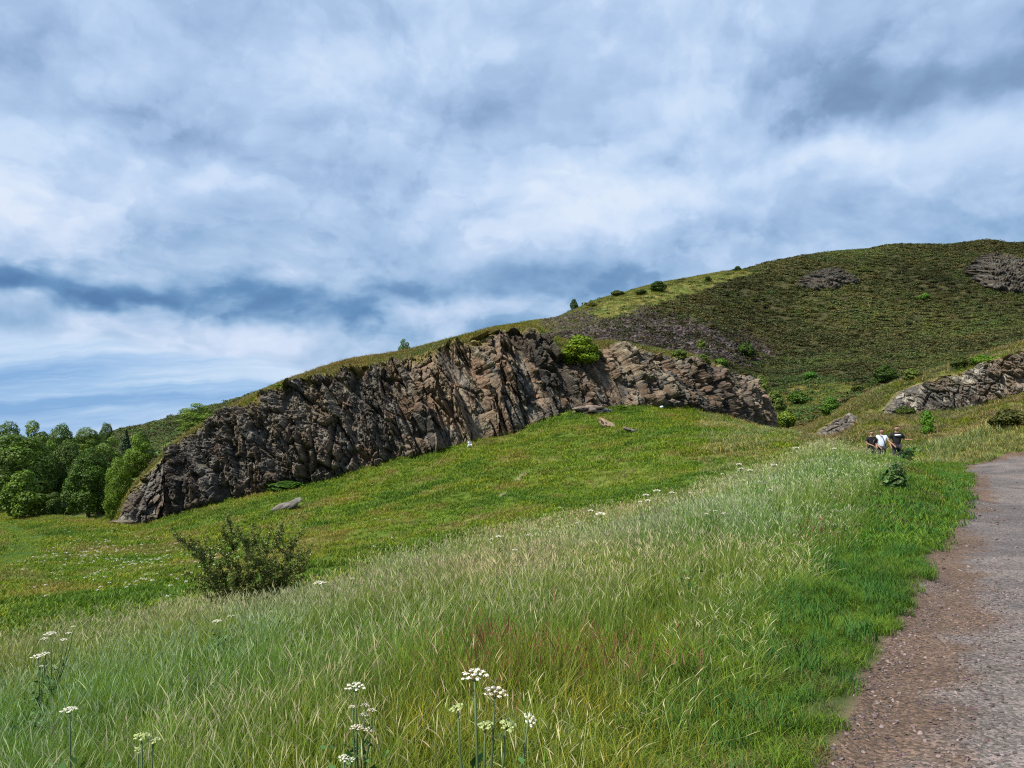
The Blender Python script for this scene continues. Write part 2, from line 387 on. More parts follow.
def rock_face(name, fo, to, nx, ny, seed, amp=1.0, warm=lambda px: .5, lean=lambda px: .45, cell=1.0, tint=(1, 1, 1), pale=.3, label=None, mossy=.5, rough_top=.8, tall=1.0, pillars=None):
    fo = np.array(fo, float); to = np.array(to, float)
    px = np.linspace(fo[0,0], fo[-1,0], nx)
    fy = np.interp(px, fo[:,0], fo[:,2]); fY = pchip1(fo[:,0], fo[:,1], px)
    ty = np.interp(px, to[:,0], to[:,2]); tY = pchip1(to[:,0], to[:,1], px)
    A = at(px, fy, fY); B = at(px, ty, tY)
    t = np.linspace(-.06, 1.22, ny)
    tt = np.clip(t, 0, 1)[:, None, None]
    hor = tt**1.6*.9+tt*.1; ver = tt**.9
    P = np.empty((ny, nx, 3))
    P[..., :2] = A[None, :, :2]*(1-hor)+B[None, :, :2]*hor
    P[..., 2] = A[None, :, 2]*(1-ver[..., 0])+B[None, :, 2]*ver[..., 0]
    over = np.clip(t-1, 0, 1)[:, None]; under = np.clip(-t, 0, 1)[:, None]
    P[..., 1] += over*18; P[..., 2] -= over*8*over*6+under*14
    hgt = (B[:, 2]-A[:, 2])[None, :]
    # strike coordinates
    D = B[-1]-A[0]; D[2] = 0; e1 = D/np.linalg.norm(D)
    A0 = A[0].copy()
    d2 = np.gradient(A[:, :2], axis=0); d2 /= np.linalg.norm(d2, axis=1)[:, None]
    nrm = np.stack([d2[:, 1], -d2[:, 0]], -1)          # towards the viewer side
    a = (P-A0)@e1; bz = P[..., 2]+.6*np.hypot(*(P-A[None])[..., :2].transpose(2, 0, 1)); c0 = P[..., 1]*.4
    w1 = fbm(a, bz, f=.35, o=3, s=seed+70)-.5; w2 = fbm(a, bz, f=.35, o=3, s=seed+90)-.5
    ln = lean(px)[None, :] if callable(lean) else lean
    a2 = a+ln*bz+w1*.4; b2 = bz+w2*1.0
    k = cell
    v1, i1, e_1 = facets(a2, b2, c0, 3.0*k, 7.5*k*tall, 9*k, seed)
    v2, i2, e_2 = facets(a2+v1*.5, b2, c0, 1.15*k, 2.9*k*(.4+.6*tall), 5*k, seed+100)
    v3, i3, e_3 = facets(a2+v2*.3, b2+.3*w1, c0, .42*k, .75*k, 3*k, seed+200)
    v4 = fbm(a, bz, c0, f=2.8/k, o=4, s=seed+300)-.5
    big = fbm(a, bz*.5, f=.13/k, o=3, s=seed+400)-.5
    v5, i5, e_5 = facets(a+v3*.2, bz, c0, .2*k, .34*k, 3*k, seed+250)
    d = amp*(big*2.6+v1*2.4+v2*1.3+v3*.65+v5*.30+v4*.22)*k
    pil = np.zeros(len(px)) if pillars is None else pillars(px)
    v0, i0, e_0 = facets(a+.30*bz+w1*.25, bz, c0*0, 1.9, 30, 20, seed+20)
    v0b, i0b, e_0b = facets(a+.30*bz+w1*.2, bz+i0*9, c0*0, .8, 7, 20, seed+30)
    d = d*(1-.45*pil[None, :])+pil[None, :]*(v0*2.0+v0b*.9-1.0*np.exp(-(e_0/.10)**2)-.45*np.exp(-(e_0b/.10)**2))
    d -= amp*k*(1.5*np.exp(-(e_1/.08)**2)*sstep(.3, .7, fbm(a, bz, f=.5, o=2, s=seed+7)))
    d -= amp*k*.55*np.exp(-(e_2/.09)**2)*(i1 > .3)
    d -= amp*k*1.0*sstep(.60, .70, fbm(a2*1.3, b2*.5, f=.55, o=3, s=seed+910))
    d = np.where(d < -1.6*k*amp, -1.6*k*amp+(d+1.6*k*amp)*.3, d)
    fade = sstep(-.06, .04, t)[:, None]*sstep(1.22, 1.02, t)[:, None]
    sc = np.clip(hgt/6, .12, 1)
    dd = (d+amp*k*1.1)*sc*(.25+.75*fade)
    P[..., 0] += nrm[None, :, 0]*dd; P[..., 1] += nrm[None, :, 1]*dd
    P[..., 2] += (v1*.55+v2*.5+v3*.3)*rough_top*sstep(.55, 1, t)[:, None]*fade*sc*k
    P[..., 2] += dd*.15
    # colours
    wm = warm(px)[None, :] if callable(warm) else warm
    pat = fbm(a2, b2, f=.16, o=4, s=seed+500); pat2 = fbm(a2*1.6, b2*.6, f=.5, o=4, s=seed+600)
    strip = fbm(a2*1.5, b2*.22, f=.6, o=4, s=seed+650)
    Cc = np.empty(P.shape); Cc[:] = (.085, .080, .076)
    Cc = lerp(Cc, (.028, .027, .029), sstep(.42, .75, i2*.6+strip*.5))
    Cc = lerp(Cc, (.21, .195, .175), sstep(.40, .15, i3*.6+i2*.4)*.85)
    tan = sstep(.50, .62, pat*.45+i2*.25+i3*.12+strip*.2)*wm
    Cc = lerp(Cc, (.24, .205, .155), np.clip(tan, 0, 1))
    rust = sstep(.52, .64, pat2*.35+i2*.2+strip*.5)*wm
    Cc = lerp(Cc, (.175, .122, .086), np.clip(rust, 0, .7))
    Cc = lerp(Cc, (.31, .30, .27), sstep(.58, .74, fbm(a, bz, f=1.1, o=5, s=seed+700))*pale)
    pc = pil[None, :]*sstep(.0, .3, fbm(a, bz, f=.25, o=3, s=seed+77)-.3)
    Cc = lerp(Cc, (.22, .150, .105), pc*(i0b > .70)*.75)
    Cc = lerp(Cc, (.27, .225, .165), pc*(i0b < .28)*.6)
    Cc = lerp(Cc, (.030, .029, .031), pc*((i0 > .35) & (i0 < .55))*.8)
    # moss on ledges: where the surface points up
    gy = np.gradient(P, axis=0); gx = np.gradient(P, axis=1); nn = np.cross(gx, gy); nn /= np.linalg.norm(nn, axis=-1)[..., None]+1e-9
    up = np.abs(nn[..., 2])
    Cc = lerp(Cc, (.13, .13, .035), sstep(.62, .9, up)*sstep(.45, .6, fbm(a, bz, f=.6, o=3, s=seed+800))*mossy*(.3+.7*sstep(.3, 1, t)[:, None]))
    Cc = lerp(Cc, (.17, .15, .04), sstep(.93, 1.02, t+(pat-.5)*.12)[:, None].repeat(1, 1)*mossy if False else sstep(.94, 1.03, t[:, None]+(pat2-.5)*.35)*min(1, mossy*1.6))
    Cc = Cc*np.array(tint)
    me = mesh_np(name, P.reshape(-1, 3), grid_quads(ny, nx), np.clip(Cc, 0, 1).reshape(-1, 3), M_rock, smooth=False)
    o = link(name, me, kind='structure')
    if label: o['label'] = label
    return o
crag_foot = [(x, y-.3, z+2) for x, y, z in foot]
rock_face('crag', crag_foot, topc, 1750, 320, 3, 1.25, cell=.66, tint=(.92, .89, .86), rough_top=.35, pillars=lambda px: np.interp(px, [118, 360, 420, 640, 690, 780], [0, .1, 1, 1, .5, .3]),
    warm=lambda px: np.interp(px, [118, 330, 430, 560, 700, 780], [.28, .35, 1.0, 1.0, 1.0, .9]),
    lean=lambda px: np.interp(px, [118, 300, 420, 600, 700, 780], [.04, .08, .28, .26, .12, .05]),
    label='long dark brown rock crag above the green mound')
rock_face('rock_outcrop', [(884, 69.4, 413)]+[(x, y-.3, z+1) for x, y, z in foot2[1:]], [(884, 70.8, 410)]+topc2[1:], 620, 170, 41, 1.35, warm=.35, lean=lambda px: px*0+.35, cell=.42, tall=.45, pale=.75, tint=(1.12, 1.09, 1.05), label='pale grey rock outcrop below the right grassy ridge')
rock_face('rock_outcrop', [(816,74,438),(824,73.5,438),(836,73,436),(850,72,428),(860,71.6,421)], [(816,75,436),(824,74.6,427),(836,74.2,420),(850,73.2,413),(860,72.6,419)], 300, 90, 71, 1.1, warm=.2, lean=lambda px: px*0+.3, cell=.5, tall=.45, pale=.7, tint=(.9, .88, .85), label='low pale rocks in the valley mouth behind the people')
def hill_rock(pts, lift, nx, ny, seed, amp, cell, tint, label, pale):
    """bare rock breaking out of the hillside: pts are (column, foot row, top row) in the photo"""
    fo, to = [], []
    for x, f_, t_ in pts:
        a_, b_ = hit(x, f_), hit(x, t_); fo.append((x, a_[1]-lift, f_)); to.append((x, b_[1]-lift, t_))
    rock_face('rock_outcrop', fo, to, nx, ny, seed, amp, warm=.3, lean=lambda px: px*0+.25, cell=cell, pale=pale, tint=tint, label=label, mossy=.3, rough_top=.5, tall=.45)
hill_rock([(796,286,283),(810,289,274),(825,290,268),(840,287,269),(852,284,276),(860,281,279)], 1.2, 200, 70, 81, .8, .9, (.42, .42, .40), 'dark rock patch high on the middle of the hill', .2)
hill_rock([(968,276,272),(980,284,258),(995,290,254),(1010,292,256),(1024,292,260),(1060,290,262)], 1.5, 240, 90, 82, 1.0, 1.0, (.52, .52, .49), 'grey rock patch at the right end of the hill crest', .6)

# ------------------------------------------------------------------ world and light
SUN_EL, SUN_AZ = 52, -128      # degrees; azimuth from +Y towards +X
world = bpy.data.worlds.new('World'); scene.world = world; world.use_nodes = True
t = world.node_tree; t.nodes.clear()
sky = N(t, 'ShaderNodeTexSky', sky_type='NISHITA', sun_disc=False, sun_elevation=math.radians(SUN_EL), sun_rotation=math.radians(SUN_AZ), air_density=1.0, dust_density=1.0, ozone_density=1.5)
dirv = N(t, 'ShaderNodeTexCoord').outputs['Generated']
sx = N(t, 'ShaderNodeSeparateXYZ', ins={0: dirv}); dx, dy, dz = sx.outputs
az = math_n(t, 'ARCTAN2', dx, dy); el = math_n(t, 'ARCSINE', dz)
def noise2(vec, scale, detail, rough, dist=0.0):
    n = N(t, 'ShaderNodeTexNoise', noise_dimensions='2D'); t.links.new(vec, n.inputs['Vector'])
    n.inputs['Scale'].default_value = scale; n.inputs['Detail'].default_value = detail; n.inputs['Roughness'].default_value = rough; n.inputs['Distortion'].default_value = dist
    return n
def vec2(x, y): return N(t, 'ShaderNodeCombineXYZ', ins={0: x, 1: y, 2: 0.0}).outputs[0]
# the deck is a layer overhead: features shrink and flatten towards the horizon
ely = math_n(t, 'MULTIPLY', math_n(t, 'POWER', math_n(t, 'MAXIMUM', math_n(t, 'ADD', el, .02), .001), .72), 1.15)
wv = noise2(vec2(az, ely), 3.2, 5.0, .55)
wr = N(t, 'ShaderNodeSeparateColor', ins={0: wv.outputs['Color']})
wa = math_n(t, 'MULTIPLY', math_n(t, 'SUBTRACT', wr.outputs[0], .5), .34)
we = math_n(t, 'MULTIPLY', math_n(t, 'SUBTRACT', wr.outputs[1], .5), .17)
azw = math_n(t, 'ADD', az, wa); elw = math_n(t, 'ADD', el, we)
def blob(px, py, wx, wy, rot=0.0, low=1.0):
    """bank of cloud around a direction; low < 1 gives a sharper lower edge, > 1 a sharper upper edge"""
    u_, v_ = uv(px, py); a0 = math.atan(u_); e0 = math.atan(float(v_)*math.cos(a0))
    da = math_n(t, 'SUBTRACT', azw, a0); de = math_n(t, 'SUBTRACT', elw, e0)
    p_ = math_n(t, 'MULTIPLY', da, F/wx); q_ = math_n(t, 'MULTIPLY', math_n(t, 'MULTIPLY_ADD', da, -rot, de), F/wy)
    if low != 1.0:
        q_ = math_n(t, 'ADD', math_n(t, 'MAXIMUM', q_, 0.0), math_n(t, 'MULTIPLY', math_n(t, 'MINIMUM', q_, 0.0), 1/low))
    d2_ = math_n(t, 'MULTIPLY_ADD', p_, p_, math_n(t, 'MULTIPLY', q_, q_))
    return math_n(t, 'EXPONENT', math_n(t, 'MULTIPLY', d2_, -1.0))
big = noise2(vec2(math_n(t, 'ADD', az, 3.1), math_n(t, 'MULTIPLY', ely, 1.5)), 2.6, 3.0, .5).outputs['Fac']
pa = math_n(t, 'ADD', az, math_n(t, 'MULTIPLY', wa, .45)); pe = math_n(t, 'ADD', math_n(t, 'MULTIPLY', ely, 1.35), math_n(t, 'MULTIPLY', we, .5))
d0 = noise2(vec2(pa, pe), 4.4, 10.0, .53).outputs['Fac']
d1 = noise2(vec2(math_n(t, 'ADD', pa, -.012), math_n(t, 'ADD', pe, .036)), 4.4, 8.0, .53).outputs['Fac']
relief = math_n(t, 'SUBTRACT', d0, d1)       # lit upper-left sides of the billows, shaded undersides
val = math_n(t, 'ADD', math_n(t, 'MULTIPLY', big, .25), math_n(t, 'MULTIPLY', d0, .38))
val = math_n(t, 'ADD', val, math_n(t, 'MULTIPLY', relief, 1.0))
crisp = N(t, 'ShaderNodeMapRange', interpolation_type='SMOOTHSTEP', ins={0: math_n(t, 'MULTIPLY_ADD', big, .5, math_n(t, 'MULTIPLY', d0, .5)), 1: .485, 2: .52, 3: 0.0, 4: 1.0}).outputs[0]
dB = noise2(vec2(math_n(t, 'ADD', pa, 7.7), pe), 6.0, 10.0, .60).outputs['Fac']
crisp2 = N(t, 'ShaderNodeMapRange', interpolation_type='SMOOTHSTEP', ins={0: math_n(t, 'MULTIPLY_ADD', relief, .5, dB), 1: .50, 2: .60, 3: 0.0, 4: 1.0}).outputs[0]
val = math_n(t, 'MULTIPLY_ADD', crisp, .07, val); val = math_n(t, 'MULTIPLY_ADD', crisp2, .07, val)
val = math_n(t, 'ADD', val, .235)
def add(v, b, k): return math_n(t, 'MULTIPLY_ADD', b, k, v)
for px_, py_, wx_, wy_, k_, r_, l_ in [
    (940, 84, 150, 48, -.48, -.02, .45), (1010, 20, 140, 50, -.12, 0, 1), (930, 132, 150, 16, .16, 0, 1),
    (545, 182, 105, 34, .26, -.05, 2.0), (590, 215, 70, 24, .08, 0, 2.0), (650, 238, 120, 26, -.20, .15, 1), (800, 225, 110, 24, -.06, .25, 1), (480, 288, 200, 22, -.36, 0, .7),
    (170, 180, 150, 26, .18, -.1, 2.0), (50, 212, 90, 24, .26, -.1, 2.2), (250, 130, 190, 26, -.20, -.15, 1), (40, 45, 170, 34, -.12, 0, 1), (130, 60, 90, 22, .12, 0, 1),
    (90, 308, 250, 19, -.56, -.06, .55), (330, 318, 120, 16, -.30, -.1, .7), (180, 268, 200, 14, .10, 0, 1), (390, 235, 90, 22, -.18, 0, 1), (450, 105, 100, 30, -.12, 0, 1),
    (700, 50, 190, 70, .10, 0, 1), (330, 55, 110, 36, .10, 0, 1), (870, 190, 170, 44, .10, 0, 1), (985, 215, 40, 14, -.10, 0, 1), (230, 350, 90, 14, .12, 0, 1)]:
    b_ = blob(px_, py_, wx_, wy_, r_, l_)
    if l_ > 1.5: b_ = math_n(t, 'MULTIPLY', b_, N(t, 'ShaderNodeMapRange', interpolation_type='SMOOTHSTEP', ins={0: math_n(t, 'MULTIPLY_ADD', math_n(t, 'SUBTRACT', dB, .5), 1.6, b_), 1: .30, 2: .42, 3: .35, 4: 1.25}).outputs[0])
    val = add(val, b_, k_)
val = math_n(t, 'MULTIPLY_ADD', math_n(t, 'SUBTRACT', val, .56), .70, .575)
blue_ = ramp(t, val, [(.16, (.075, .18, .38)), (.33, (.13, .27, .49)), (.46, (.26, .42, .64)), (.60, (.42, .56, .77)), (.74, (.60, .70, .88)), (.92, (.74, .81, .93))])
grey_ = ramp(t, val, [(.14, (.16, .25, .41)), (.33, (.23, .36, .55)), (.46, (.35, .49, .72)), (.60, (.45, .60, .83)), (.74, (.56, .70, .90)), (.92, (.70, .80, .94))])
elm = N(t, 'ShaderNodeMapRange', ins={0: elw, 1: .16, 2: .34, 3: 0.0, 4: 1.0}).outputs[0]
SKYC = mixc(t, elm, blue_, grey_)
# gap under the deck towards the horizon: pale blue with thin streaks
sn = noise2(vec2(math_n(t, 'MULTIPLY', az, 1.1), math_n(t, 'MULTIPLY_ADD', az, -.8, math_n(t, 'MULTIPLY', math_n(t, 'MULTIPLY_ADD', we, .35, el), 15.0))), 2.6, 7.0, .6).outputs['Fac']
low = ramp(t, sn, [(.34, (.21, .40, .70)), (.5, (.33, .52, .79)), (.68, (.52, .67, .87))])
lowm = math_n(t, 'ADD', math_n(t, 'MULTIPLY_ADD', we, -.55, elw), math_n(t, 'MULTIPLY', az, .10))
mask = N(t, 'ShaderNodeMapRange', interpolation_type='SMOOTHSTEP', ins={0: lowm, 1: .048, 2: .066, 3: 1.0, 4: 0.0}).outputs[0]
lip = N(t, 'ShaderNodeMapRange', interpolation_type='SMOOTHSTEP', ins={0: lowm, 1: .015, 2: .06, 3: 0.0, 4: .85}).outputs[0]
low = mixc(t, lip, low, ramp(t, sn, [(.3, (.45, .62, .86)), (.6, (.66, .77, .92))]))
skyc = mixc(t, mask, SKYC, low)
bg1 = N(t, 'ShaderNodeBackground', ins={'Color': sky.outputs[0], 'Strength': .10})
bg2 = N(t, 'ShaderNodeBackground', ins={'Color': skyc, 'Strength': SKYK})
mx = N(t, 'ShaderNodeMixShader', ins={0: .94, 1: bg1.outputs[0], 2: bg2.outputs[0]})
N(t, 'ShaderNodeOutputWorld', ins={'Surface': mx.outputs[0]})
sd = bpy.data.lights.new('sun', 'SUN'); sd.energy = SUNK; sd.angle = math.radians(3); sd.color = (1, .93, .80)
sun = bpy.data.objects.new('sun', sd); COL.objects.link(sun)
e, a_ = math.radians(SUN_EL), math.radians(SUN_AZ)
sdir = Vector((math.sin(a_)*math.cos(e), math.cos(a_)*math.cos(e), math.sin(e)))
sun.rotation_euler = sdir.to_track_quat('Z', 'Y').to_euler(); sun.location = (0, -20, 40)
scene.view_settings.view_transform = 'Standard'; scene.view_settings.look = 'None'
scene.view_settings.exposure = EXPO; scene.view_settings.gamma = 1
scene.cycles.max_bounces = 6; scene.cycles.diffuse_bounces = 3; scene.cycles.transmission_bounces = 3
scene.cycles.transparent_max_bounces = 4; scene.cycles.use_denoising = False
scene.cycles.pixel_filter_type = 'BLACKMAN_HARRIS'; scene.cycles.filter_width = 1.15
scene.cycles.use_adaptive_sampling = False
# ------------------------------------------------------------------ leaf and blade meshes
def rotz(P, a):
    c, s = np.cos(a), np.sin(a); x = P[..., 0]*c-P[..., 1]*s; y = P[..., 0]*s+P[..., 1]*c
    return np.stack([x, y, P[..., 2]], -1)
def blades(rs, n, rad, hmin, hmax, w, bend, base_col, tip_col, seg=4, lean=.22, var=.24):
    """n tapering curved blades rooted within a disc"""
    a = rs.rand(n)*2*PI; r = rad*np.sqrt(rs.rand(n)); bx, by = r*np.cos(a), r*np.sin(a)
    h = hmin+(hmax-hmin)*rs.rand(n); d = rs.rand(n)*2*PI; bd = bend*(.3+rs.rand(n))*h; tw = d+PI/2+rs.randn(n)*.5
    ln = lean*rs.randn(n)*h
    tt = np.linspace(0, 1, seg+1); V = []; Cc = []
    k = 1+var*rs.randn(n)[:, None]; hue = rs.randn(n)[:, None]*var*.6
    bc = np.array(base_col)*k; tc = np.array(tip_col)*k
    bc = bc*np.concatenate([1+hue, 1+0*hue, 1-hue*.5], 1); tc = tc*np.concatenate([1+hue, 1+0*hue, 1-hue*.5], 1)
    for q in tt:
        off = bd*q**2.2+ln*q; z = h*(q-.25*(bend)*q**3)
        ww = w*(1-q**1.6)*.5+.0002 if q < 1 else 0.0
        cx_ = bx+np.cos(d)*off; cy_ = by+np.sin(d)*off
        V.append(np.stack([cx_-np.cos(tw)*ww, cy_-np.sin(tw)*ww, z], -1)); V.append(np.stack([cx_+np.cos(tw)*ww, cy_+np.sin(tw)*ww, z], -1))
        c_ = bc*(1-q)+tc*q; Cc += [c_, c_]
    V = np.stack(V, 1); Cc = np.stack(Cc, 1); m = V.shape[1]
    base = (np.arange(n)*m)[:, None, None]; qd = np.array([[2*i, 2*i+1, 2*i+3, 2*i+2] for i in range(seg)])[None]
    return V.reshape(-1, 3), (base+qd).reshape(-1, 4), np.clip(Cc, .002, 1).reshape(-1, 3)
def heads(rs, n, rad, hmin, hmax, hl, hw, stem_w, col, stem_col, lean=.2, droop=.35):
    """flowering grass stalks: thin stem and a spindle of seed at the tip"""
    a = rs.rand(n)*2*PI; r = rad*np.sqrt(rs.rand(n)); b = np.stack([r*np.cos(a), r*np.sin(a), 0*a], -1)
    h = hmin+(hmax-hmin)*rs.rand(n); d = rs.rand(n)*2*PI; L = (lean*np.abs(rs.randn(n))+.05)*h
    dirn = np.stack([np.cos(d), np.sin(d), 0*d], -1); tw = rs.rand(n)*PI; side = np.stack([np.cos(tw), np.sin(tw), 0*tw], -1); side2 = np.stack([-np.sin(tw), np.cos(tw), 0*tw], -1)
    hl_ = hl*(.6+.8*rs.rand(n)); k = 1+.2*rs.randn(n)[:, None]
    V = []; Cc = []; Fq = []
    ps = []
    for q in (0, .35, .7, 1.0):
        ps.append(b+dirn*(L*q**2)[:, None]+np.array([0, 0, 1.0])*(h*q)[:, None])
    for p_ in ps: V += [p_-side*stem_w/2, p_+side*stem_w/2]; Cc += [np.array(stem_col)*k]*2
    tipd = dirn*(.25+droop*rs.rand(n))[:, None]+np.array([0, 0, 1.0]); tipd /= np.linalg.norm(tipd, axis=1)[:, None]
    top = ps[-1]
    for q, ww in ((0, .35), (.3, 1), (.65, .75), (1, .12)):
        p_ = top+tipd*(hl_*q)[:, None]+dirn*(hl_*droop*.8*q*q)[:, None]
        V += [p_-side*hw*ww/2, p_+side*hw*ww/2]; Cc += [np.array(col)*k]*2
    for q, ww in ((0, .35), (.3, 1), (.65, .75), (1, .12)):
        p_ = top+tipd*(hl_*q)[:, None]+dirn*(hl_*droop*.8*q*q)[:, None]
        V += [p_-side2*hw*ww/2, p_+side2*hw*ww/2]; Cc += [np.array(col)*k]*2
    V = np.stack(V, 1); Cc = np.stack(Cc, 1); m = V.shape[1]
    q0 = [[0,1,3,2],[2,3,5,4],[4,5,7,6],[8,9,11,10],[10,11,13,12],[12,13,15,14],[16,17,19,18],[18,19,21,20],[20,21,23,22]]
    base = (np.arange(n)*m)[:, None, None]
    return V.reshape(-1, 3), (base+np.array(q0)[None]).reshape(-1, 4), np.clip(Cc, .002, 1).reshape(-1, 3)
def join(parts):
    V, Q, C_ = [], [], []; o = 0
    for v, q, c in parts: V.append(v); Q.append(q+o); C_.append(c); o += len(v)
    return np.concatenate(V), np.concatenate(Q), np.concatenate(C_)
def leaf_quads(rs, P, Nn, size, col, var=.25, asp=.7, jit=.9, flop=0.0):
    """a pointed four-sided leaf at each point, facing roughly along Nn"""
    n = len(P); nn = Nn+jit*rs.randn(n, 3); nn[:, 2] += flop; nn /= np.linalg.norm(nn, axis=1)[:, None]
    t1 = np.cross(nn, rs.randn(n, 3)); t1 /= np.linalg.norm(t1, axis=1)[:, None]; t2 = np.cross(nn, t1)
    s = (size*(.6+.8*rs.rand(n)))[:, None]
    V = np.stack([P-t1*s*.5, P+t2*s*.5*asp+nn*s*.08, P+t1*s*.5, P-t2*s*.5*asp+nn*s*.08], 1)
    c = np.array(col)*(1+var*rs.randn(n, 1)); c = c*np.concatenate([1+.25*rs.randn(n, 1)*var*2, np.ones((n, 1)), np.ones((n, 1))], 1)
    Cc = np.repeat(np.clip(c, .003, 1)[:, None], 4, 1)
    return V.reshape(-1, 3), np.arange(n*4).reshape(-1, 4), Cc.reshape(-1, 3)
def ball_pts(rs, n):
    v = rs.randn(n, 3); return v/np.linalg.norm(v, axis=1)[:, None]
def tube(pts, rads, k=6):
    pts = np.asarray(pts, float); n = len(pts); V = []
    for i in range(n):
        d = pts[min(i+1, n-1)]-pts[max(i-1, 0)]; d /= np.linalg.norm(d)+1e-9
        u = np.cross(d, [0.31, .95, .05]); u /= np.linalg.norm(u)+1e-9; w = np.cross(d, u)
        for j in range(k):
            a = 2*PI*j/k; V.append(pts[i]+(u*math.cos(a)+w*math.sin(a))*rads[i])
    Q = [[i*k+j, i*k+(j+1) % k, (i+1)*k+(j+1) % k, (i+1)*k+j] for i in range(n-1) for j in range(k)]
    if k >= 4:
        Q.append([(n-1)*k+j for j in range(4)])
    return np.array(V), np.array(Q)

# ------------------------------------------------------------------ scattering (geometry nodes)
def scatter(name, P, rot, scl, idx, tint, variants, label, cat):
    src = bpy.data.collections.new(name+'_kinds')
    for i, me in enumerate(variants):
        o = bpy.data.objects.new('%s_kind_%02d' % (name, i), me); src.objects.link(o)
    me = bpy.data.meshes.new(name); me.vertices.add(len(P)); me.vertices.foreach_set('co', np.asarray(P, np.float32).ravel())
    for nm, typ, dat, key in (('rot', 'FLOAT_VECTOR', rot, 'vector'), ('scl', 'FLOAT_VECTOR', scl, 'vector')):
        a = me.attributes.new(nm, typ, 'POINT'); a.data.foreach_set(key, np.asarray(dat, np.float32).ravel())
    a = me.attributes.new('idx', 'INT', 'POINT'); a.data.foreach_set('value', np.asarray(idx, np.int32))
    c4 = np.ones((len(P), 4), np.float32); c4[:, :3] = tint
    a = me.attributes.new('tint', 'FLOAT_COLOR', 'POINT'); a.data.foreach_set('color', c4.ravel())
    o = link(name, me, label=label, cat=None, kind='stuff')
    g = bpy.data.node_groups.new(name, 'GeometryNodeTree')
    g.interface.new_socket('Geometry', in_out='INPUT', socket_type='NodeSocketGeometry'); g.interface.new_socket('Geometry', in_out='OUTPUT', socket_type='NodeSocketGeometry')
    gi = g.nodes.new('NodeGroupInput'); go = g.nodes.new('NodeGroupOutput')
    iop = g.nodes.new('GeometryNodeInstanceOnPoints'); ci = g.nodes.new('GeometryNodeCollectionInfo')
    ci.inputs['Collection'].default_value = src; ci.inputs['Separate Children'].default_value = True; ci.inputs['Reset Children'].default_value = True
    iop.inputs['Pick Instance'].default_value = True
    def na(nm, typ):
        n_ = g.nodes.new('GeometryNodeInputNamedAttribute'); n_.data_type = typ; n_.inputs['Name'].default_value = nm
        return [s_ for s_ in n_.outputs if s_.enabled and s_.name == 'Attribute'][0]
    g.links.new(gi.outputs[0], iop.inputs['Points']); g.links.new(ci.outputs[0], iop.inputs['Instance'])
    g.links.new(na('idx', 'INT'), iop.inputs['Instance Index'])
    g.links.new(na('rot', 'FLOAT_VECTOR'), iop.inputs['Rotation']); g.links.new(na('scl', 'FLOAT_VECTOR'), iop.inputs['Scale'])
    g.links.new(iop.outputs[0], go.inputs[0])
    md = o.modifiers.new('spread', 'NODES'); md.node_group = g
    return o
def sector(rs, n, Y0, Y1, umin=-.9, umax=.9):
    y = np.sqrt(Y0**2+(Y1**2-Y0**2)*rs.rand(n)); u = umin+(umax-umin)*rs.rand(n)
    return u*y, y
def area(Y0, Y1, umin=-.9, umax=.9): return (umax-umin)*.5*(Y1**2-Y0**2)
def put(name, X, Y, rs, variants, idx, smin, smax, tint, label, dz=0.0, tilt=.12, zs=None, cat=None):
    n = len(X); P = np.stack([X, Y, H(X, Y)+dz], -1)
    rot = np.stack([rs.randn(n)*tilt, rs.randn(n)*tilt, rs.rand(n)*2*PI], -1)
    s = smin+(smax-smin)*rs.rand(n); scl = np.stack([s, s, s if zs is None else s*zs], -1)
    return scatter(name, P, rot, scl, idx, np.clip(tint, .02, 8), variants, label, cat)

M_grass = mat_leaf('grass_blade', trans=.35, rough=.6)
M_shrubleaf = mat_leaf('shrub_leaf', trans=.2, rough=.6)
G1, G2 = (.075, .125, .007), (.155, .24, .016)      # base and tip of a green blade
rs = RS(7)
def tallclump(seed, nb, nh, w, kind, rad=.17, hs=.88, hw=.0055):
    r = RS(seed); parts = []
    st = (.16, .21, .04)
    if kind == 'green': parts = [blades(r, nb, rad, .25*hs, .52*hs, w, .55, G1, G2), heads(r, nh//3, rad, .45*hs, .66*hs, .05, hw*.8, w*.4, (.32, .33, .13), st)]
    if kind == 'pale': parts = [blades(r, int(nb*.75), rad, .25*hs, .48*hs, w, .5, G1, G2), heads(r, int(nh*1.15), rad, .48*hs, .74*hs, .075, hw, w*.4, (.45, .45, .24), (.25, .32, .08))]
    if kind == 'lilac': parts = [blades(r, int(nb*.75), rad, .25*hs, .48*hs, w, .5, G1, G2), heads(r, int(nh*.9), rad, .45*hs, .70*hs, .09, hw*1.1, w*.4, (.42, .36, .24), (.22, .29, .08), droop=.5)]
    if kind == 'broad': parts = [blades(r, nb//2, rad, .22*hs, .44*hs, w*2.0, .8, (.035, .09, .006), (.085, .17, .012))]
    if kind == 'yellow': parts = [blades(r, nb, rad, .26*hs, .5*hs, w, .45, (.12, .14, .010), (.26, .28, .025))]
    if kind == 'sorrel': parts = [blades(r, nb//2, rad, .22*hs, .42*hs, w, .5, G1, G2), heads(r, nh, rad, .38*hs, .58*hs, .12, hw*1.3, w*.5, (.23, .135, .060), (.16, .15, .045), lean=.18, droop=.1)]
    v, q, c = join(parts); return mesh_np('grass_clump', v, q, c, M_grass)
KN = ['green', 'green', 'pale', 'pale', 'lilac', 'broad', 'yellow', 'sorrel']
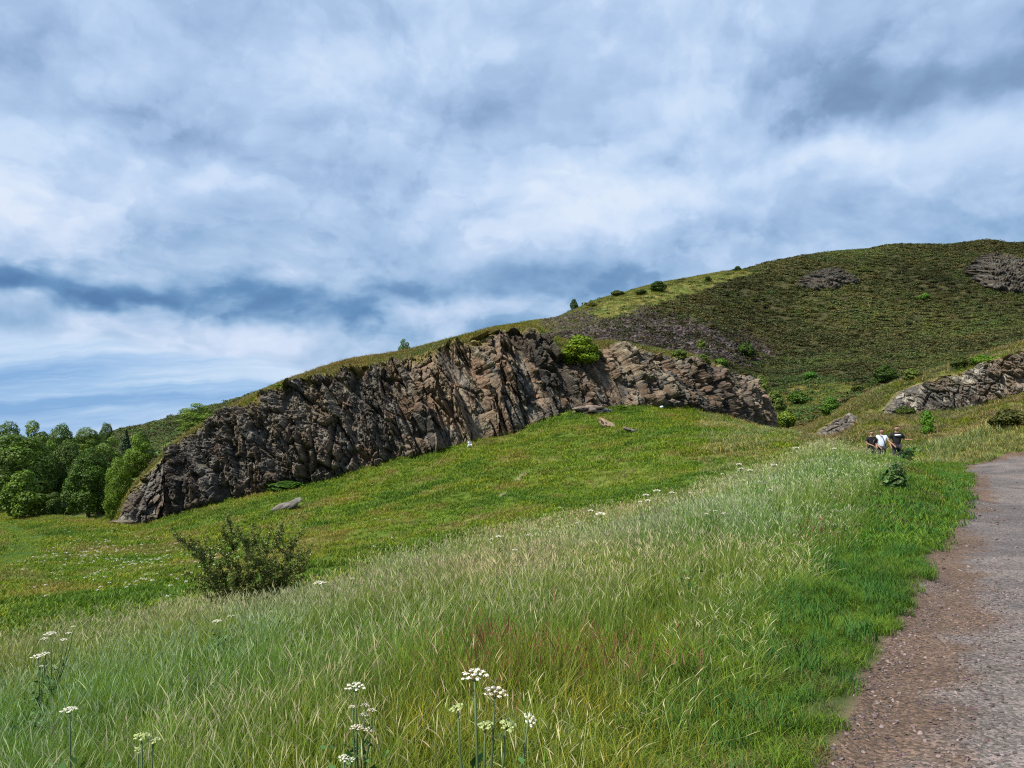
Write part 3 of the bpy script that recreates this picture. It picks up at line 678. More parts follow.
def kinds_at(rs, X, Y):
    """which mix of grasses grows where"""
    n = len(X); px_, py_ = colpx(X, Y, H(X, Y)+.4)
    a = fbm(X, Y, f=.5, o=3, s=60); b_ = fbm(X, Y, f=.35, o=3, s=61); c_ = fbm(X, Y, f=.6, o=3, s=62)
    W = np.zeros((n, 8)); W[:, 0] = .8; W[:, 1] = .8
    W[:, 2] = .25+2.0*sstep(.42, .62, a)+1.0*sstep(640, 560, py_); W[:, 3] = W[:, 2]
    W[:, 4] = .2+2.2*sstep(.52, .66, b_)+.5*sstep(620, 540, py_)
    W[:, 5] = .35+2.4*sstep(.50, .62, c_); W[:, 6] = .25+1.6*sstep(.52, .62, fbm(X, Y, f=.45, o=3, s=63))
    W[:, 7] = 7.5*sstep(1.1, .2, np.hypot((px_-610)/190, (py_-690)/90))*sstep(.4, .55, fbm(X, Y, f=1.1, o=2, s=64))+2.0*sstep(1, .3, np.hypot((px_-840)/60, (py_-525)/20))
    W /= W.sum(1)[:, None]; cs = W.cumsum(1); return (rs.rand(n)[:, None] > cs).sum(1).clip(0, 7)
def tall_mask(X, Y):
    r = np.hypot(X, Y); rf = curve_r(3, X, Y)
    nz = (fbm(X, Y, f=.6, o=3, s=65)-.5)
    lb = np.interp(Y, LB_Y, LB_X)
    return (r < rf+.3+nz*2) & (X < lb-.05+nz*.9)
def ptint(X, Y, s, amt=.3):
    a = fbm(X, Y, f=.8, o=3, s=s)[:, None]-.5; b_ = fbm(X, Y, f=.25, o=3, s=s+1)[:, None]-.5
    return np.concatenate([1+amt*2*(a+b_*1.2), 1+amt*1.4*(a), 1+amt*1.6*a], 1)
near = [tallclump(100+i*8+k, 44, 7, .0050, kn) for i in range(2) for k, kn in enumerate(KN)]
mid_ = [tallclump(200+k, 34, 8, .008, kn, rad=.22, hw=.009) for k, kn in enumerate(KN)]
far_ = [tallclump(300+k, 26, 8, .015, kn, rad=.34, hw=.017) for k, kn in enumerate(KN)]
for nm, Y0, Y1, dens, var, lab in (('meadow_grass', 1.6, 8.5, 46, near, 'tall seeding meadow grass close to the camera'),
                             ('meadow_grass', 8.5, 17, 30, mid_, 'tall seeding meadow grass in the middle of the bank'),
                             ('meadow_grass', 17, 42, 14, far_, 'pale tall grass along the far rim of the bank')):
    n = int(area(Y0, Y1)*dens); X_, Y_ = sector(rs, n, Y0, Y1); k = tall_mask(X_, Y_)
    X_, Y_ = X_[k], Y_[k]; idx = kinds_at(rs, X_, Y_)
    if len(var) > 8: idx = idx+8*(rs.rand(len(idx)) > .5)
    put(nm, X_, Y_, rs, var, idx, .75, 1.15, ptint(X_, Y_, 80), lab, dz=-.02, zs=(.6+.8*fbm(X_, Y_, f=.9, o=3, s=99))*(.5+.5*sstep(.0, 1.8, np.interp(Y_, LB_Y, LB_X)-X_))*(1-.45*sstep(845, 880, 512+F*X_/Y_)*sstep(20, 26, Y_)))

# lawn beside the path
def lawnclump(seed, nb, w, rad, h0, h1, c0=(.055, .105, .008), c1=(.145, .235, .016), bend=.9):
    v, q, c = blades(RS(seed), nb, rad, h0, h1, w, bend, c0, c1, seg=3, lean=.4, var=.25); return mesh_np('turf_tuft', v, q, c, M_grass)
lawn = [lawnclump(400+k, 70, .0045, .11, .04, .13) for k in range(3)]+[lawnclump(410, 40, .008, .12, .10, .22, (.03, .09, .010), (.07, .18, .025), .7), lawnclump(411, 60, .005, .11, .04, .11, (.09, .10, .03), (.20, .18, .07))]
lawnf = [lawnclump(420+k, 40, .014, .26, .06, .16) for k in range(3)]+[lawnclump(430, 30, .02, .26, .10, .24, (.03, .09, .010), (.07, .18, .025), .7), lawnclump(431, 40, .016, .26, .05, .13, (.09, .10, .03), (.20, .18, .07))]
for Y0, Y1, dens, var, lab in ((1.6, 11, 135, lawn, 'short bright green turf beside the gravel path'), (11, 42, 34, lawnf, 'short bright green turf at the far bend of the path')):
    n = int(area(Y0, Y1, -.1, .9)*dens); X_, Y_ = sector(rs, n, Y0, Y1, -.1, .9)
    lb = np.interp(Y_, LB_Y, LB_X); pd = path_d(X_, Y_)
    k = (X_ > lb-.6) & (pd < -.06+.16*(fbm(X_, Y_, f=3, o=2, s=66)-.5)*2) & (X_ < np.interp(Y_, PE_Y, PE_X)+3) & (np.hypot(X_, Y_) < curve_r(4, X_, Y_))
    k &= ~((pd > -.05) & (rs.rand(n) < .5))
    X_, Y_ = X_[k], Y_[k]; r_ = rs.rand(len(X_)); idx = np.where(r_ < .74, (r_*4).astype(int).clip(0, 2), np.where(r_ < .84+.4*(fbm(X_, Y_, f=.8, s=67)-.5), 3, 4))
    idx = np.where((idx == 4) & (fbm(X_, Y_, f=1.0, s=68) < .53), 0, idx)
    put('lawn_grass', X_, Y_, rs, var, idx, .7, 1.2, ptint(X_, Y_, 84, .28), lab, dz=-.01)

# mound, field, ridge tufts
def tuft(seed, nb, w, rad, h0, h1, c0, c1): 
    v, q, c = blades(RS(seed), nb, rad, h0, h1, w, .9, c0, c1, seg=2, lean=.35, var=.25); return mesh_np('grass_tuft', v, q, c, M_grass)
mt = [tuft(500, 26, .035, .40, .06, .20, (.085, .135, .008), (.16, .235, .012)), tuft(501, 26, .035, .4, .06, .2, (.10, .14, .008), (.20, .26, .014)),
      tuft(502, 26, .03, .38, .08, .24, (.13, .13, .03), (.25, .23, .06)), tuft(503, 22, .04, .3, .08, .26, (.045, .09, .008), (.085, .16, .012)),
      tuft(504, 26, .03, .4, .15, .38, (.10, .13, .03), (.27, .27, .12))]
def put_mound(Y0, Y1, dens, lab, s0, s1, umin=-.9, umax=.9):
    n = int(area(Y0, Y1, umin, umax)*dens); X_, Y_ = sector(rs, n, Y0, Y1, umin, umax)
    r = np.hypot(X_, Y_); rf = curve_r(6, X_, Y_); r3_ = curve_r(3, X_, Y_)
    px_ = 512+F*X_/Y_; pdm = path_d(X_, Y_)
    trk2 = track_d(X_, Y_) < .3
    crag_zone = (px_ > 112) & (px_ < 780) & (r > rf-.3)
    k = (r > r3_+.5) & ~crag_zone & ~trk2 & (r < curve_r(9, X_, Y_)+6) & (pdm < -.1) & ~((X_ > np.interp(Y_, LB_Y, LB_X)) & (r < curve_r(4, X_, Y_)))
    out_ = (px_ > 868) & (r > rf) & (r < curve_r(8, X_, Y_)); k &= ~out_
    X_, Y_ = X_[k], Y_[k]; px_ = px_[k]; r = r[k]
    na_, nb_ = fbm(X_, Y_, f=.35, o=5, s=20), fbm(X_, Y_, f=1.3, o=5, s=21)
    q_ = na_*.6+nb_*.4; r_ = rs.rand(len(X_))
    idx = np.where(r_ < .5, 0, 1); idx = np.where((q_+rs.randn(len(X_))*.05) > .575, 2, idx); idx = np.where((na_+rs.randn(len(X_))*.05) < .40, 3, idx)
    rim = (px_ > 700)*sstep(.45, .55, nb_); idx = np.where(rs.rand(len(X_)) < rim*.7, 4, idx)
    knoll = (px_ > 930) & (Y_ < 50); idx = np.where(knoll & (rs.rand(len(X_)) < .75), 4, idx)
    trk_ = (np.abs((X_+.62*Y_+2.5)+2.2*np.sin(Y_*.09)) < 1.1) & (px_ < 60)
    idx = np.where(trk_, 0, idx); rg_ = (px_ > 795) & (Y_ > 50); tn = ptint(X_, Y_, 88, .28)
    tn = np.where(rg_[:, None], tn*np.array([.95, .8, .9]), tn)
    tn = tn*np.where(rg_[:, None], 1.0, np.array([1.14, 1.08, .95]))
    zs = np.where(trk_, .3, 1.0)*np.where(knoll, 1.5, 1.0)
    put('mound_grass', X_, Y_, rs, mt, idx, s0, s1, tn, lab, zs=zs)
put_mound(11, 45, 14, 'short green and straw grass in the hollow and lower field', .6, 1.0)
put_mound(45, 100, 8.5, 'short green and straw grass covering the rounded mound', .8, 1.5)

def put_crest():
    n = 90000; X_, Y_ = sector(rs, n, 70, 120, -.6, .55); r = np.hypot(X_, Y_); r8_, r9_ = curve_r(8, X_, Y_), curve_r(9, X_, Y_); px_ = 512+F*X_/Y_
    k = (r > r8_-3.2) & (r < r9_+8) & (px_ > 116) & (px_ < 1090); X_, Y_ = X_[k], Y_[k]
    r_ = rs.rand(len(X_)); idx = np.where(r_ < .62, 2, np.where(r_ < .74, 1, np.where(r_ < .88, 3, 4)))
    idx = np.where((fbm(X_, Y_, f=.25, s=97) > .58) & (r_ < .7), 1, idx)
    put('crest_grass', X_, Y_, rs, mt, idx, .8, 1.3, ptint(X_, Y_, 98, .35)*[.95, .80, .8], 'dry ochre grass along the top of the crag')
put_crest()

# hill scrub
def shrubmesh(seed, n, size, col, flat=.6, mat=None, name='scrub_clump'):
    r = RS(seed); lob = r.randn(5, 3)*np.array([.45, .45, .12]); rad = .45+.3*r.rand(5)
    P, Nn = [], []
    for c_, q_ in zip(lob, rad):
        b_ = ball_pts(r, n//5); b_[:, 2] = np.abs(b_[:, 2]); P.append(c_*[1, 1, 1]+b_*q_*[1, 1, flat]+[0, 0, -.05]); Nn.append(b_)
    P = np.concatenate(P); Nn = np.concatenate(Nn)
    v, q, c = leaf_quads(r, P, Nn, size, col, var=.3, jit=.55); return mesh_np(name, v, q, c, mat or M_shrubleaf)
sm = [shrubmesh(600, 150, .30, (.088, .082, .026)), shrubmesh(601, 150, .30, (.066, .072, .020)), shrubmesh(602, 150, .3, (.095, .088, .030)), shrubmesh(603, 150, .28, (.095, .105, .026)), shrubmesh(604, 120, .3, (.055, .10, .018))]
def hill_zone(X, Y):
    r = np.hypot(X, Y); z = H(X, Y); px_, py_ = colpx(X, Y, z); r9_, r12_ = curve_r(9, X, Y), curve_r(12, X, Y)
    g_ = hill_grass(X, Y, px_, py_)
    scree = sstep(1.1, .7, np.hypot((px_-655)/115, (py_-338-(px_-655)*.10)/24)+(fbm(X, Y, f=.06, o=4, s=71)-.5)*1.2)*(px_ > 540)
    return r, px_, py_, r9_, r12_, g_, scree
for Y0, Y1, dens, s0, s1, lab in ((95, 210, .75, .9, 1.5, 'dark olive heather and gorse scrub on the lower hillside'), (210, 480, .42, 1.1, 2.0, 'dark olive heather and gorse scrub on the upper hillside')):
    n = int(area(Y0, Y1, -.8, .95)*dens); X_, Y_ = sector(rs, n, Y0, Y1, -.8, .95)
    r, px_, py_, r9_, r12_, g_, scree = hill_zone(X_, Y_)
    k = (r > r9_+8) & (r < r12_+8) & (rs.rand(n) > g_*.94) & (rs.rand(n) > scree*.65)
    k &= (rs.rand(n) < .3) | ~((np.hypot((px_-826)/24, (py_-279)/7) < 1) | (np.hypot((px_-1012)/30, (py_-275)/13) < 1))&(px_ > -250)
    X_, Y_, px_, py_, sc_ = X_[k], Y_[k], px_[k], py_[k], scree[k]
    a = fbm(X_, Y_, f=.03, o=4, s=72); r_ = rs.rand(len(X_))
    idx = np.where(r_ < .4, 0, np.where(r_ < .65, 1, np.where(r_ < .82, 2, 3))); idx = np.where((a > .56) & (r_ > .5), 3, idx); idx = np.where((a < .42) & (r_ > .4), 2, idx)
    idx = np.where((py_ > 375) & (px_ > 770) & (px_ < 880) & (rs.rand(len(X_)) < .4), 4, idx)
    idx = np.where((px_ < 200) & (rs.rand(len(X_)) < .35), 4, idx)
    tn = ptint(X_, Y_, 92, .3)*(.15+1.7*fbm(X_, Y_, f=.022, o=4, s=73))[:, None]*np.array([.82, .92, .78]); tn = np.where(sc_[:, None] > .4, tn*np.array([.85, .72, .75]), tn)
    put('hill_scrub', X_, Y_, rs, sm, idx, s0, s1, tn, lab, tilt=.1, zs=.7)
# scree stones and grass tufts among the scrub
def stone(seed, sub=2, flat=.6, col=(.16, .14, .15), mat=None, name='stone', amp=.25, res=None):
    import bmesh
    bm = bmesh.new(); bmesh.ops.create_icosphere(bm, subdivisions=sub, radius=.5)
    P = np.array([v.co[:] for v in bm.verts]); val, i_, e_ = facets(P[:, 0]*2+seed, P[:, 1]*2, P[:, 2]*2, .9, .9, .9, seed)
    P = P*(1+amp*val+amp*.5*(fbm(P[:, 0]+5, P[:, 1], P[:, 2], f=5, o=3, s=seed)-.5))[:, None]*[1, .8, flat]
    Ff = np.array([[v.index for v in f.verts] for f in bm.faces]); bm.free()
    cc_ = np.array(col)*(1+.25*(fbm(P[:, 0], P[:, 1], P[:, 2], f=6, o=3, s=seed+3)[:, None]-.5)*2)
    return mesh_np(name, P, Ff, cc_, mat, smooth=False)
def mat_stone_inst():
    m, t = newmat('loose_stone'); c = N(t, 'ShaderNodeAttribute', attribute_name='col').outputs['Color']
    tc = N(t, 'ShaderNodeAttribute', attribute_name='tint', attribute_type='INSTANCER').outputs['Color']
    c = mixc(t, 1.0, c, tc, 'MULTIPLY'); s = N(t, 'ShaderNodeBsdfPrincipled', ins={'Base Color': c, 'Roughness': .9, 'Specular IOR Level': .2}); out(t, s.outputs[0]); return m
M_stone = mat_stone_inst()
stv = [stone(700+k, 2, .26+.06*k, mat=M_stone, amp=.75) for k in range(5)]
n = 90000; X_, Y_ = sector(rs, n, 120, 300, .02, .36); r, px_, py_, r9_, r12_, g_, scree = hill_zone(X_, Y_)
k = (rs.rand(n) < scree*.3) & (r > r9_+5); X_, Y_ = X_[k], Y_[k]
tn = (.15+.6*rs.rand(len(X_), 1)**2)*np.array([[1.0, .9, .8]])
put('scree', X_, Y_, rs, stv, rs.randint(0, 5, len(X_)), .4, 1.5, tn, 'purple grey scree and broken rock behind the crag top', tilt=.6)
n = 60000; X_, Y_ = sector(rs, n, 105, 420, -.1, .45); r, px_, py_, r9_, r12_, g_, scree = hill_zone(X_, Y_)
k = (rs.rand(n) < g_) & (r > r9_+5) & (r < r12_+4); X_, Y_ = X_[k], Y_[k]
put('hillside_grass', X_, Y_, rs, mt, np.where(rs.rand(len(X_)) < .6, 2, rs.randint(0, 3, len(X_))), 1.8, 3.2, ptint(X_, Y_, 95, .3), 'ochre grass on the shoulder of the hill')
# gravel on the path
def gravel(Y0, Y1, dens, s0, s1, lab):
    n = int(area(Y0, Y1, .1, .95)*dens); X_, Y_ = sector(rs, n, Y0, Y1, .1, .95); pd = path_d(X_, Y_)
    edge = np.exp(-((pd-.12)/.16)**2)+.8*np.exp(-((pd-.62-.5*(fbm(X_, Y_, f=.6, s=75)-.5))/.2)**2)+.12
    k = (pd > -.04) & (rs.rand(n) < edge*sstep(.30, .62, fbm(X_, Y_, f=1.8, o=3, s=76)+.1)) & (Y_ < 42)
    X_, Y_ = X_[k], Y_[k]; b_ = (.35+.85*rs.rand(len(X_), 1)**2.5)
    tn = b_*np.array([[1.35, 1.2, 1.08]])+rs.randn(len(X_), 3)*.05
    s_ = None
    n = len(X_); P = np.stack([X_, Y_, H(X_, Y_)+.002], -1); rot = np.stack([rs.randn(n)*.35, rs.randn(n)*.35, rs.rand(n)*6.3], -1)
    s = s0+(s1-s0)*rs.rand(n)**3.5; scatter('gravel', P, rot, np.stack([s]*3, -1), rs.randint(0, 5, n), np.clip(tn, .1, 4), stv, lab, None)
gravel(1.5, 9, 1500, .005, .030, 'loose pinkish grey stones along the near edge of the path')
gravel(9, 40, 60, .018, .06, 'loose pinkish grey stones on the far part of the path')
# ------------------------------------------------------------------ trees and bushes
M_bark = mat_plain('bark', (.10, .08, .06), .9)
M_tree = mat_leaf('tree_leaf', trans=.25, rough=.5, inst=False, objcol=True)
def crown(seed, nl, n, size, asp=1.5, rlo=.15, rhi=.25, col=(.072, .122, .012), gap=.0, low=.07, cone=.25):
    """unit crown: width 1, height asp, foliage from low*asp to the top; returns the mesh and the lobe centres"""
    r = RS(seed); C_ = []; tries = 0
    while len(C_) < nl and tries < 9000:
        tries += 1
        rad = rlo+(rhi-rlo)*r.rand(); z0, z1 = low*asp+rad*.7, asp-rad
        z = z0+(z1-z0)*r.rand(); f_ = (z-z0)/(z1-z0+1e-6); prof = math.sqrt(max(0, 1-max(0, (f_-.35)/.65)**2))*(1-cone*f_*.5)*(.82+.18*min(1, f_/.25))
        R_ = max(0, (.5-rad))*prof; q_ = R_*r.rand()**.35; t_ = r.rand()*2*PI
        c_ = np.array([q_*math.cos(t_), q_*math.sin(t_), z, rad])
        if all(np.linalg.norm(c_[:3]-o_[:3]) > .11 for o_ in C_): C_.append(c_)
    C_ = np.array(C_); P, Nn, T = [], [], []; nl = len(C_)
    for i, c_ in enumerate(C_):
        m_ = int(n/nl*(c_[3]/((rlo+rhi)/2))**2); b_ = ball_pts(r, m_); b_[:, 2] = b_[:, 2]*.9+.1
        q_ = c_[3]*(.74+.34*r.rand(m_, 1)**.6)*(1+.35*(fbm(b_[:, 0]+i*3, b_[:, 1], b_[:, 2], f=2.6, o=3, s=seed)[:, None]-.5)*2)
        p_ = c_[:3]+b_*q_*[1, 1, .82]
        dd = np.array([np.linalg.norm((p_-o_[:3])/[1, 1, .82], axis=1)/o_[3] for j, o_ in enumerate(C_) if j != i]).min(0)
        k = (dd > .78) & (r.rand(m_) > gap); P.append(p_[k]); Nn.append(b_[k]); T.append(np.full(k.sum(), .82+.36*r.rand()))
    P, Nn, T = np.concatenate(P), np.concatenate(Nn), np.concatenate(T)
    P[:, 2] *= asp/P[:, 2].max()
    v, q, c = leaf_quads(r, P, Nn, size, col, var=.22, jit=.42, flop=.35)
    c = c*np.repeat(T, 4)[:, None]
    return mesh_np('crown', v, q, np.clip(c, 0, 1), M_tree), C_, asp
def trunk(seed, C_, r0=.035, bush=False):
    r = RS(seed); parts = []; asp = C_[:, 2].max()
    mid = np.array([0, 0, asp*(.3 if not bush else .12)])
    v, q = tube([[0, 0, -.06], [.01, 0, mid[2]*.5], [0, .01, mid[2]], [0, 0, asp*.7]], [r0*1.25, r0, r0*.8, r0*.25]); parts.append((v, q, np.tile([.1, .08, .06], (len(v), 1))))
    for c_ in C_[:9]:
        s_ = mid*(.7+.5*r.rand()); e_ = c_[:3]; m_ = (s_+e_)/2+[0, 0, .03]
        v, q = tube([s_, m_, e_], [r0*.5, r0*.32, r0*.12], 5); parts.append((v, q, np.tile([.1, .08, .06], (len(v), 1))))
    v, q, c = join(parts); return mesh_np('trunk', v, q, c, M_bark, smooth=True)
TREES = []
for sd_, kw in ((11, dict(nl=44, n=38000, size=.027, asp=1.15, rlo=.11, rhi=.2)), (12, dict(nl=48, n=38000, size=.031, asp=1.8, rlo=.13, rhi=.22)), (13, dict(nl=40, n=36000, size=.030, asp=1.4, rlo=.12, rhi=.22, low=.1)), (14, dict(nl=34, n=20000, size=.038, asp=1.5, gap=.25, rlo=.12, rhi=.2))):
    m_, C_, asp_ = crown(sd_, **kw); TREES.append((m_, trunk(sd_, C_), asp_))
m_, C_, asp_ = crown(21, 18, 5200, .075, asp=.75, rlo=.14, rhi=.24, low=.0); BUSH = [(m_, trunk(21, C_, .03, True), asp_)]
m_, C_, asp_ = crown(22, 16, 4600, .08, asp=.95, rlo=.13, rhi=.22, gap=.25, low=.0); BUSH.append((m_, trunk(22, C_, .03, True), asp_))
m_, C_, asp_ = crown(23, 24, 9000, .055, asp=1.1, rlo=.13, rhi=.21, low=.0); BUSH.append((m_, trunk(23, C_, .03, True), asp_))
def con():
    r = RS(5); n = 5000; z = .08+.92*r.rand(n)**1.3; a = r.rand(n)*2*PI; tier = .75+.25*np.abs(np.sin(z*34)); R_ = (1-z)*.48*tier*np.sqrt(.3+.7*r.rand(n))+.01
    P = np.stack([R_*np.cos(a), R_*np.sin(a), z-.25*R_], -1); Nn = np.stack([np.cos(a)*.5, np.sin(a)*.5, 1+0*a], -1)
    v, q, c = leaf_quads(r, P, Nn, .06, (.05, .085, .03), var=.2, jit=.4); me = mesh_np('crown', v, q, c, M_tree)
    v, q = tube([[0, 0, -.05], [0, 0, .5], [0, 0, .95]], [.03, .02, .004]); return me, mesh_np('trunk', v, q, np.tile([.1, .08, .06], (len(v), 1)), M_bark), 1.0
CON = con()
def grow(kind, name, px, Y, pyt, wpx, label, col=(1, 1, 1), cat='tree', group=None, rot=0.0, pyb=None, ptop='crown', pbot='trunk', sink=.1, z0=None, ydep=.9):
    """plant standing at a photo column and distance, its top at a photo row"""
    X = float(uv(px, HOR)[0])*Y; zb = ground(X, Y) if z0 is None else z0
    top = float(at(px, pyt, Y)[2]); h = max(top-zb, .3); w = wpx/F*Y
    e_ = link(name, None, label=label, cat=cat, group=group, loc=(X, Y, zb-sink), rot=(0, 0, rot)); e_.scale = (w, w*ydep, (h+sink)/kind[2])
    c_ = link(ptop, kind[0], parent=e_); c_.color = (*col, 1)
    link(pbot, kind[1], parent=e_)
    return e_
T, Bu = TREES, BUSH
G_ = 'trees at the left edge below the crag'
for a_ in [
  (T[0], 'broadleaf_tree', 15, 93, 433, 92, 'large spreading dark green tree with brighter crown top at the left edge of the wood', (.95, 1.0, .8), 'tree', G_, 0.3),
  (Bu[2], 'broadleaf_tree', 27, 80, 470, 46, 'small rounded pale-leaved tree standing forward on the field edge, leftmost', (1.35, 1.35, 1.1), 'tree', G_, 1.0),
  (Bu[2], 'round_bush', 57, 81, 492, 27, 'dark low bush touching the right side of the small rounded tree', (.62, .66, .7), 'bush', G_, 2.0),
  (T[1], 'broadleaf_tree', 70, 98, 439, 44, 'dark tree behind and right of the large spreading tree', (.72, .82, .7), 'tree', G_, 2.6),
  (T[2], 'broadleaf_tree', 92, 90, 447, 54, 'rounded dark green tree in the middle of the front row', (.75, .90, .7), 'tree', G_, 4.0),
  (T[0], 'broadleaf_tree', 121, 88, 456, 36, 'dark tree with lime green top nearest the foot of the crag', (1.3, 1.35, .8), 'tree', G_, 5.1),
  (T[3], 'broadleaf_tree', 139, 100, 434, 36, 'airy yellow green tree rising behind the end of the crag', (1.45, 1.45, .9), 'tree', G_, 1.7),
  (T[2], 'broadleaf_tree', 48, 106, 452, 44, 'mid green tree closing the gap behind the small rounded tree', (.85, .95, .7), 'tree', G_, 3.3),
  (T[1], 'broadleaf_tree', 6, 132, 421, 40, 'olive green treetop at the far left of the skyline', (1.1, 1.1, .8), 'tree', 'trees of the back row', 0.5),
  (T[3], 'broadleaf_tree', 36, 138, 420, 40, 'tall pale olive treetop showing highest on the left skyline', (1.35, 1.3, 1.0), 'tree', 'trees of the back row', 1.5),
  (T[2], 'broadleaf_tree', 62, 134, 423, 38, 'grey green treetop on the skyline right of the highest treetop', (1.05, 1.15, .9), 'tree', 'trees of the back row', 2.5),
  (T[1], 'broadleaf_tree', 88, 140, 427, 36, 'bright olive treetop just left of the dark round skyline tree', (1.2, 1.25, .8), 'tree', 'trees of the back row', 3.5),
  (T[3], 'willow_tree', 110, 128, 436, 36, 'silvery grey green tree between the wood and the heather slope', (1.5, 1.4, 2.2), 'tree', 'trees of the back row', 4.5),
  (T[0], 'broadleaf_tree', 106, 170, 422, 18, 'small dark round tree where the hill meets the wood on the skyline', (.75, .8, .8), 'tree', 'trees of the back row', 5.5),
  (CON, 'conifer_tree', 126, 150, 430, 24, 'dark blue green conifer below the left end of the hill', (.7, .8, .9), 'tree', None, .5),
  (T[2], 'broadleaf_tree', 141, 140, 431, 22, 'dull green tree right of the conifer', (1.0, 1.05, .9), 'tree', 'trees of the back row', .9),
  (T[3], 'broadleaf_tree', 150, 112, 445, 24, 'dark olive tree half hidden by the left end of the crag', (.9, .9, .8), 'tree', None, 2.2),
  (T[3], 'pale_tree', 197, 104, 403, 44, 'pale silvery green tree standing behind the left shoulder of the crag', (1.8, 1.7, 1.9), 'tree', None, 2.9),
  (T[3], 'lone_tree', 403, 103, 338.5, 14, 'tiny lone tree with thin crown against the sky above the crag', (1.0, 1.2, .9), 'tree', None, .2),
  ]:
    k_, nm, px_, Y_, pt_, w_, lab, col_, cat_, g_, ro = a_
    bush_ = cat_ == 'bush'
    grow(k_, nm, px_, Y_, pt_, w_, lab, col_, cat_, g_, ro, ptop='foliage' if bush_ else 'crown', pbot='stem' if bush_ else 'trunk')
def bush(v, px, pyb, h, w, label, col, Y=None, name='hillside_bush', group='bushes on the hill and in the valley', z0=None, rot=None):
    Yb = hit(px, pyb)[1] if Y is None else Y
    return grow(Bu[v], name, px, Yb, pyb-h, w, label, col, 'bush', group, rot if rot is not None else px*.7, ptop='foliage', pbot='stem', z0=z0)
LG, DG, YG = (1.45, 1.2, 1.9), (.6, .68, .7), (1.7, 1.5, 1.0)
Yc = 77.2; zc_ = float(at(580, 364, Yc)[2])
bush(2, 580, 366, 31, 52, 'bright yellow green bush growing on the crag rim', (2.0, 1.75, .7), Y=Yc, name='rim_bush', group=None, z0=zc_)
for v_, px_, pb_, h_, w_, lab, c_ in [
  (2, 575, 308, 9, 10, 'small dark bush on the left skyline of the hill, alone against the sky', DG),
  (2, 660, 292, 11, 20, 'dark rounded bush on the ochre shoulder just below the skyline', DG),
  (0, 643, 295, 6, 14, 'flat dark bush touching the left side of the rounded bush on the shoulder', (.8, .7, .8)),
  (0, 619, 296, 6, 16, 'low grey bush beside the small knob of the hill skyline', (.9, .8, 1.0)),
  (0, 594, 307, 5, 10, 'low russet bush on the lower end of the ochre shoulder', (1.2, .8, .8)),
  (0, 748, 359, 17, 19, 'dark green round bush in the heather right of the pale bushes', DG),
  (1, 703, 352, 13, 13, 'yellow green upright bush highest of the cluster above the crag', LG),
  (1, 680, 361, 12, 23, 'wide pale green bush at the left of the cluster above the crag', LG),
  (1, 704, 368, 14, 19, 'bright green bush in front of the cluster above the crag', LG),
  (0, 722, 368, 10, 17, 'low mid green bush at the right of the cluster above the crag', (1.3, 1.5, 1.2)),
  (1, 763, 398, 24, 18, 'tall bright green bush just behind the right end of the crag', LG),
  (1, 776, 412, 22, 26, 'leafy pale green bush in the valley below the tall bush', LG),
  (0, 786, 430, 20, 26, 'yellow green bush tucked against the grassy mound rim', YG),
  (0, 800, 405, 14, 30, 'dark green low bush across the valley floor', (.85, 1.0, .9)),
  (2, 831, 416, 20, 24, 'mid green bush on the far side of the valley floor', (1.1, 1.4, 1.2)),
  (2, 888, 383, 18, 27, 'dark green bush behind the crest of the right ridge', DG),
  (1, 915, 379, 11, 24, 'pale green bush to the right of the dark one behind the ridge', LG),
  (0, 866, 392, 8, 30, 'brown green low bush where the ridge runs down to the valley', (1.0, .8, .8)),
  (1, 928, 434, 24, 17, 'bright green leafy bush on the slope under the pale outcrop', (1.1, 1.5, .9)),
  (0, 906, 415, 9, 22, 'dark scrubby bush at the lower left of the pale outcrop', (.7, .65, .6)),
  (0, 987, 364, 10, 26, 'bright green low bush on the outcrop ledge', (1.4, 1.6, .9)),
  (0, 967, 366, 9, 28, 'dark brown low bush on the ridge above the outcrop', (.7, .6, .5)),
  (0, 812, 380, 9, 16, 'blue green bush in the middle of the heather slope', (.9, 1.4, 1.4)),
  (0, 930, 300, 7, 14, 'bright green bush high on the heather slope', (1.2, 1.5, 1.2)),
  (0, 1012, 427, 18, 46, 'dark brown bushy patch at the right edge below the outcrop', (.8, .55, .7)),
  (2, 741, 271, 5, 9, 'small dark bush at the right end of the ochre skyline', DG),
  (2, 711, 282, 6, 10, 'small dark bush at the edge of heather and ochre grass', DG)]:
    bush(v_, px_, pb_, h_, w_, lab, c_)
bush(1, 283, 398, 12, 22, 'bright green leafy clump on the crag top, left part', (1.7, 1.9, .7), Y=75.5, group=None, name='rim_bush')
bush(1, 263, 410, 8, 12, 'small yellow green clump on the crag top, far left', (1.8, 1.8, .7), Y=75, group=None, name='rim_bush')
ne = bush(1, 287, 490, 9, 46, 'bed of dark green nettles at the foot of the crag', (.6, .85, .9), Y=68.3, name='nettle_bed', group=None); ne['category'] = 'plant'
ne = bush(1, 622, 411, 6, 18, 'pale green weeds on the mound top against the crag', (1.5, 1.5, .9), Y=75, name='weed_clump', group=None); ne['category'] = 'plant'

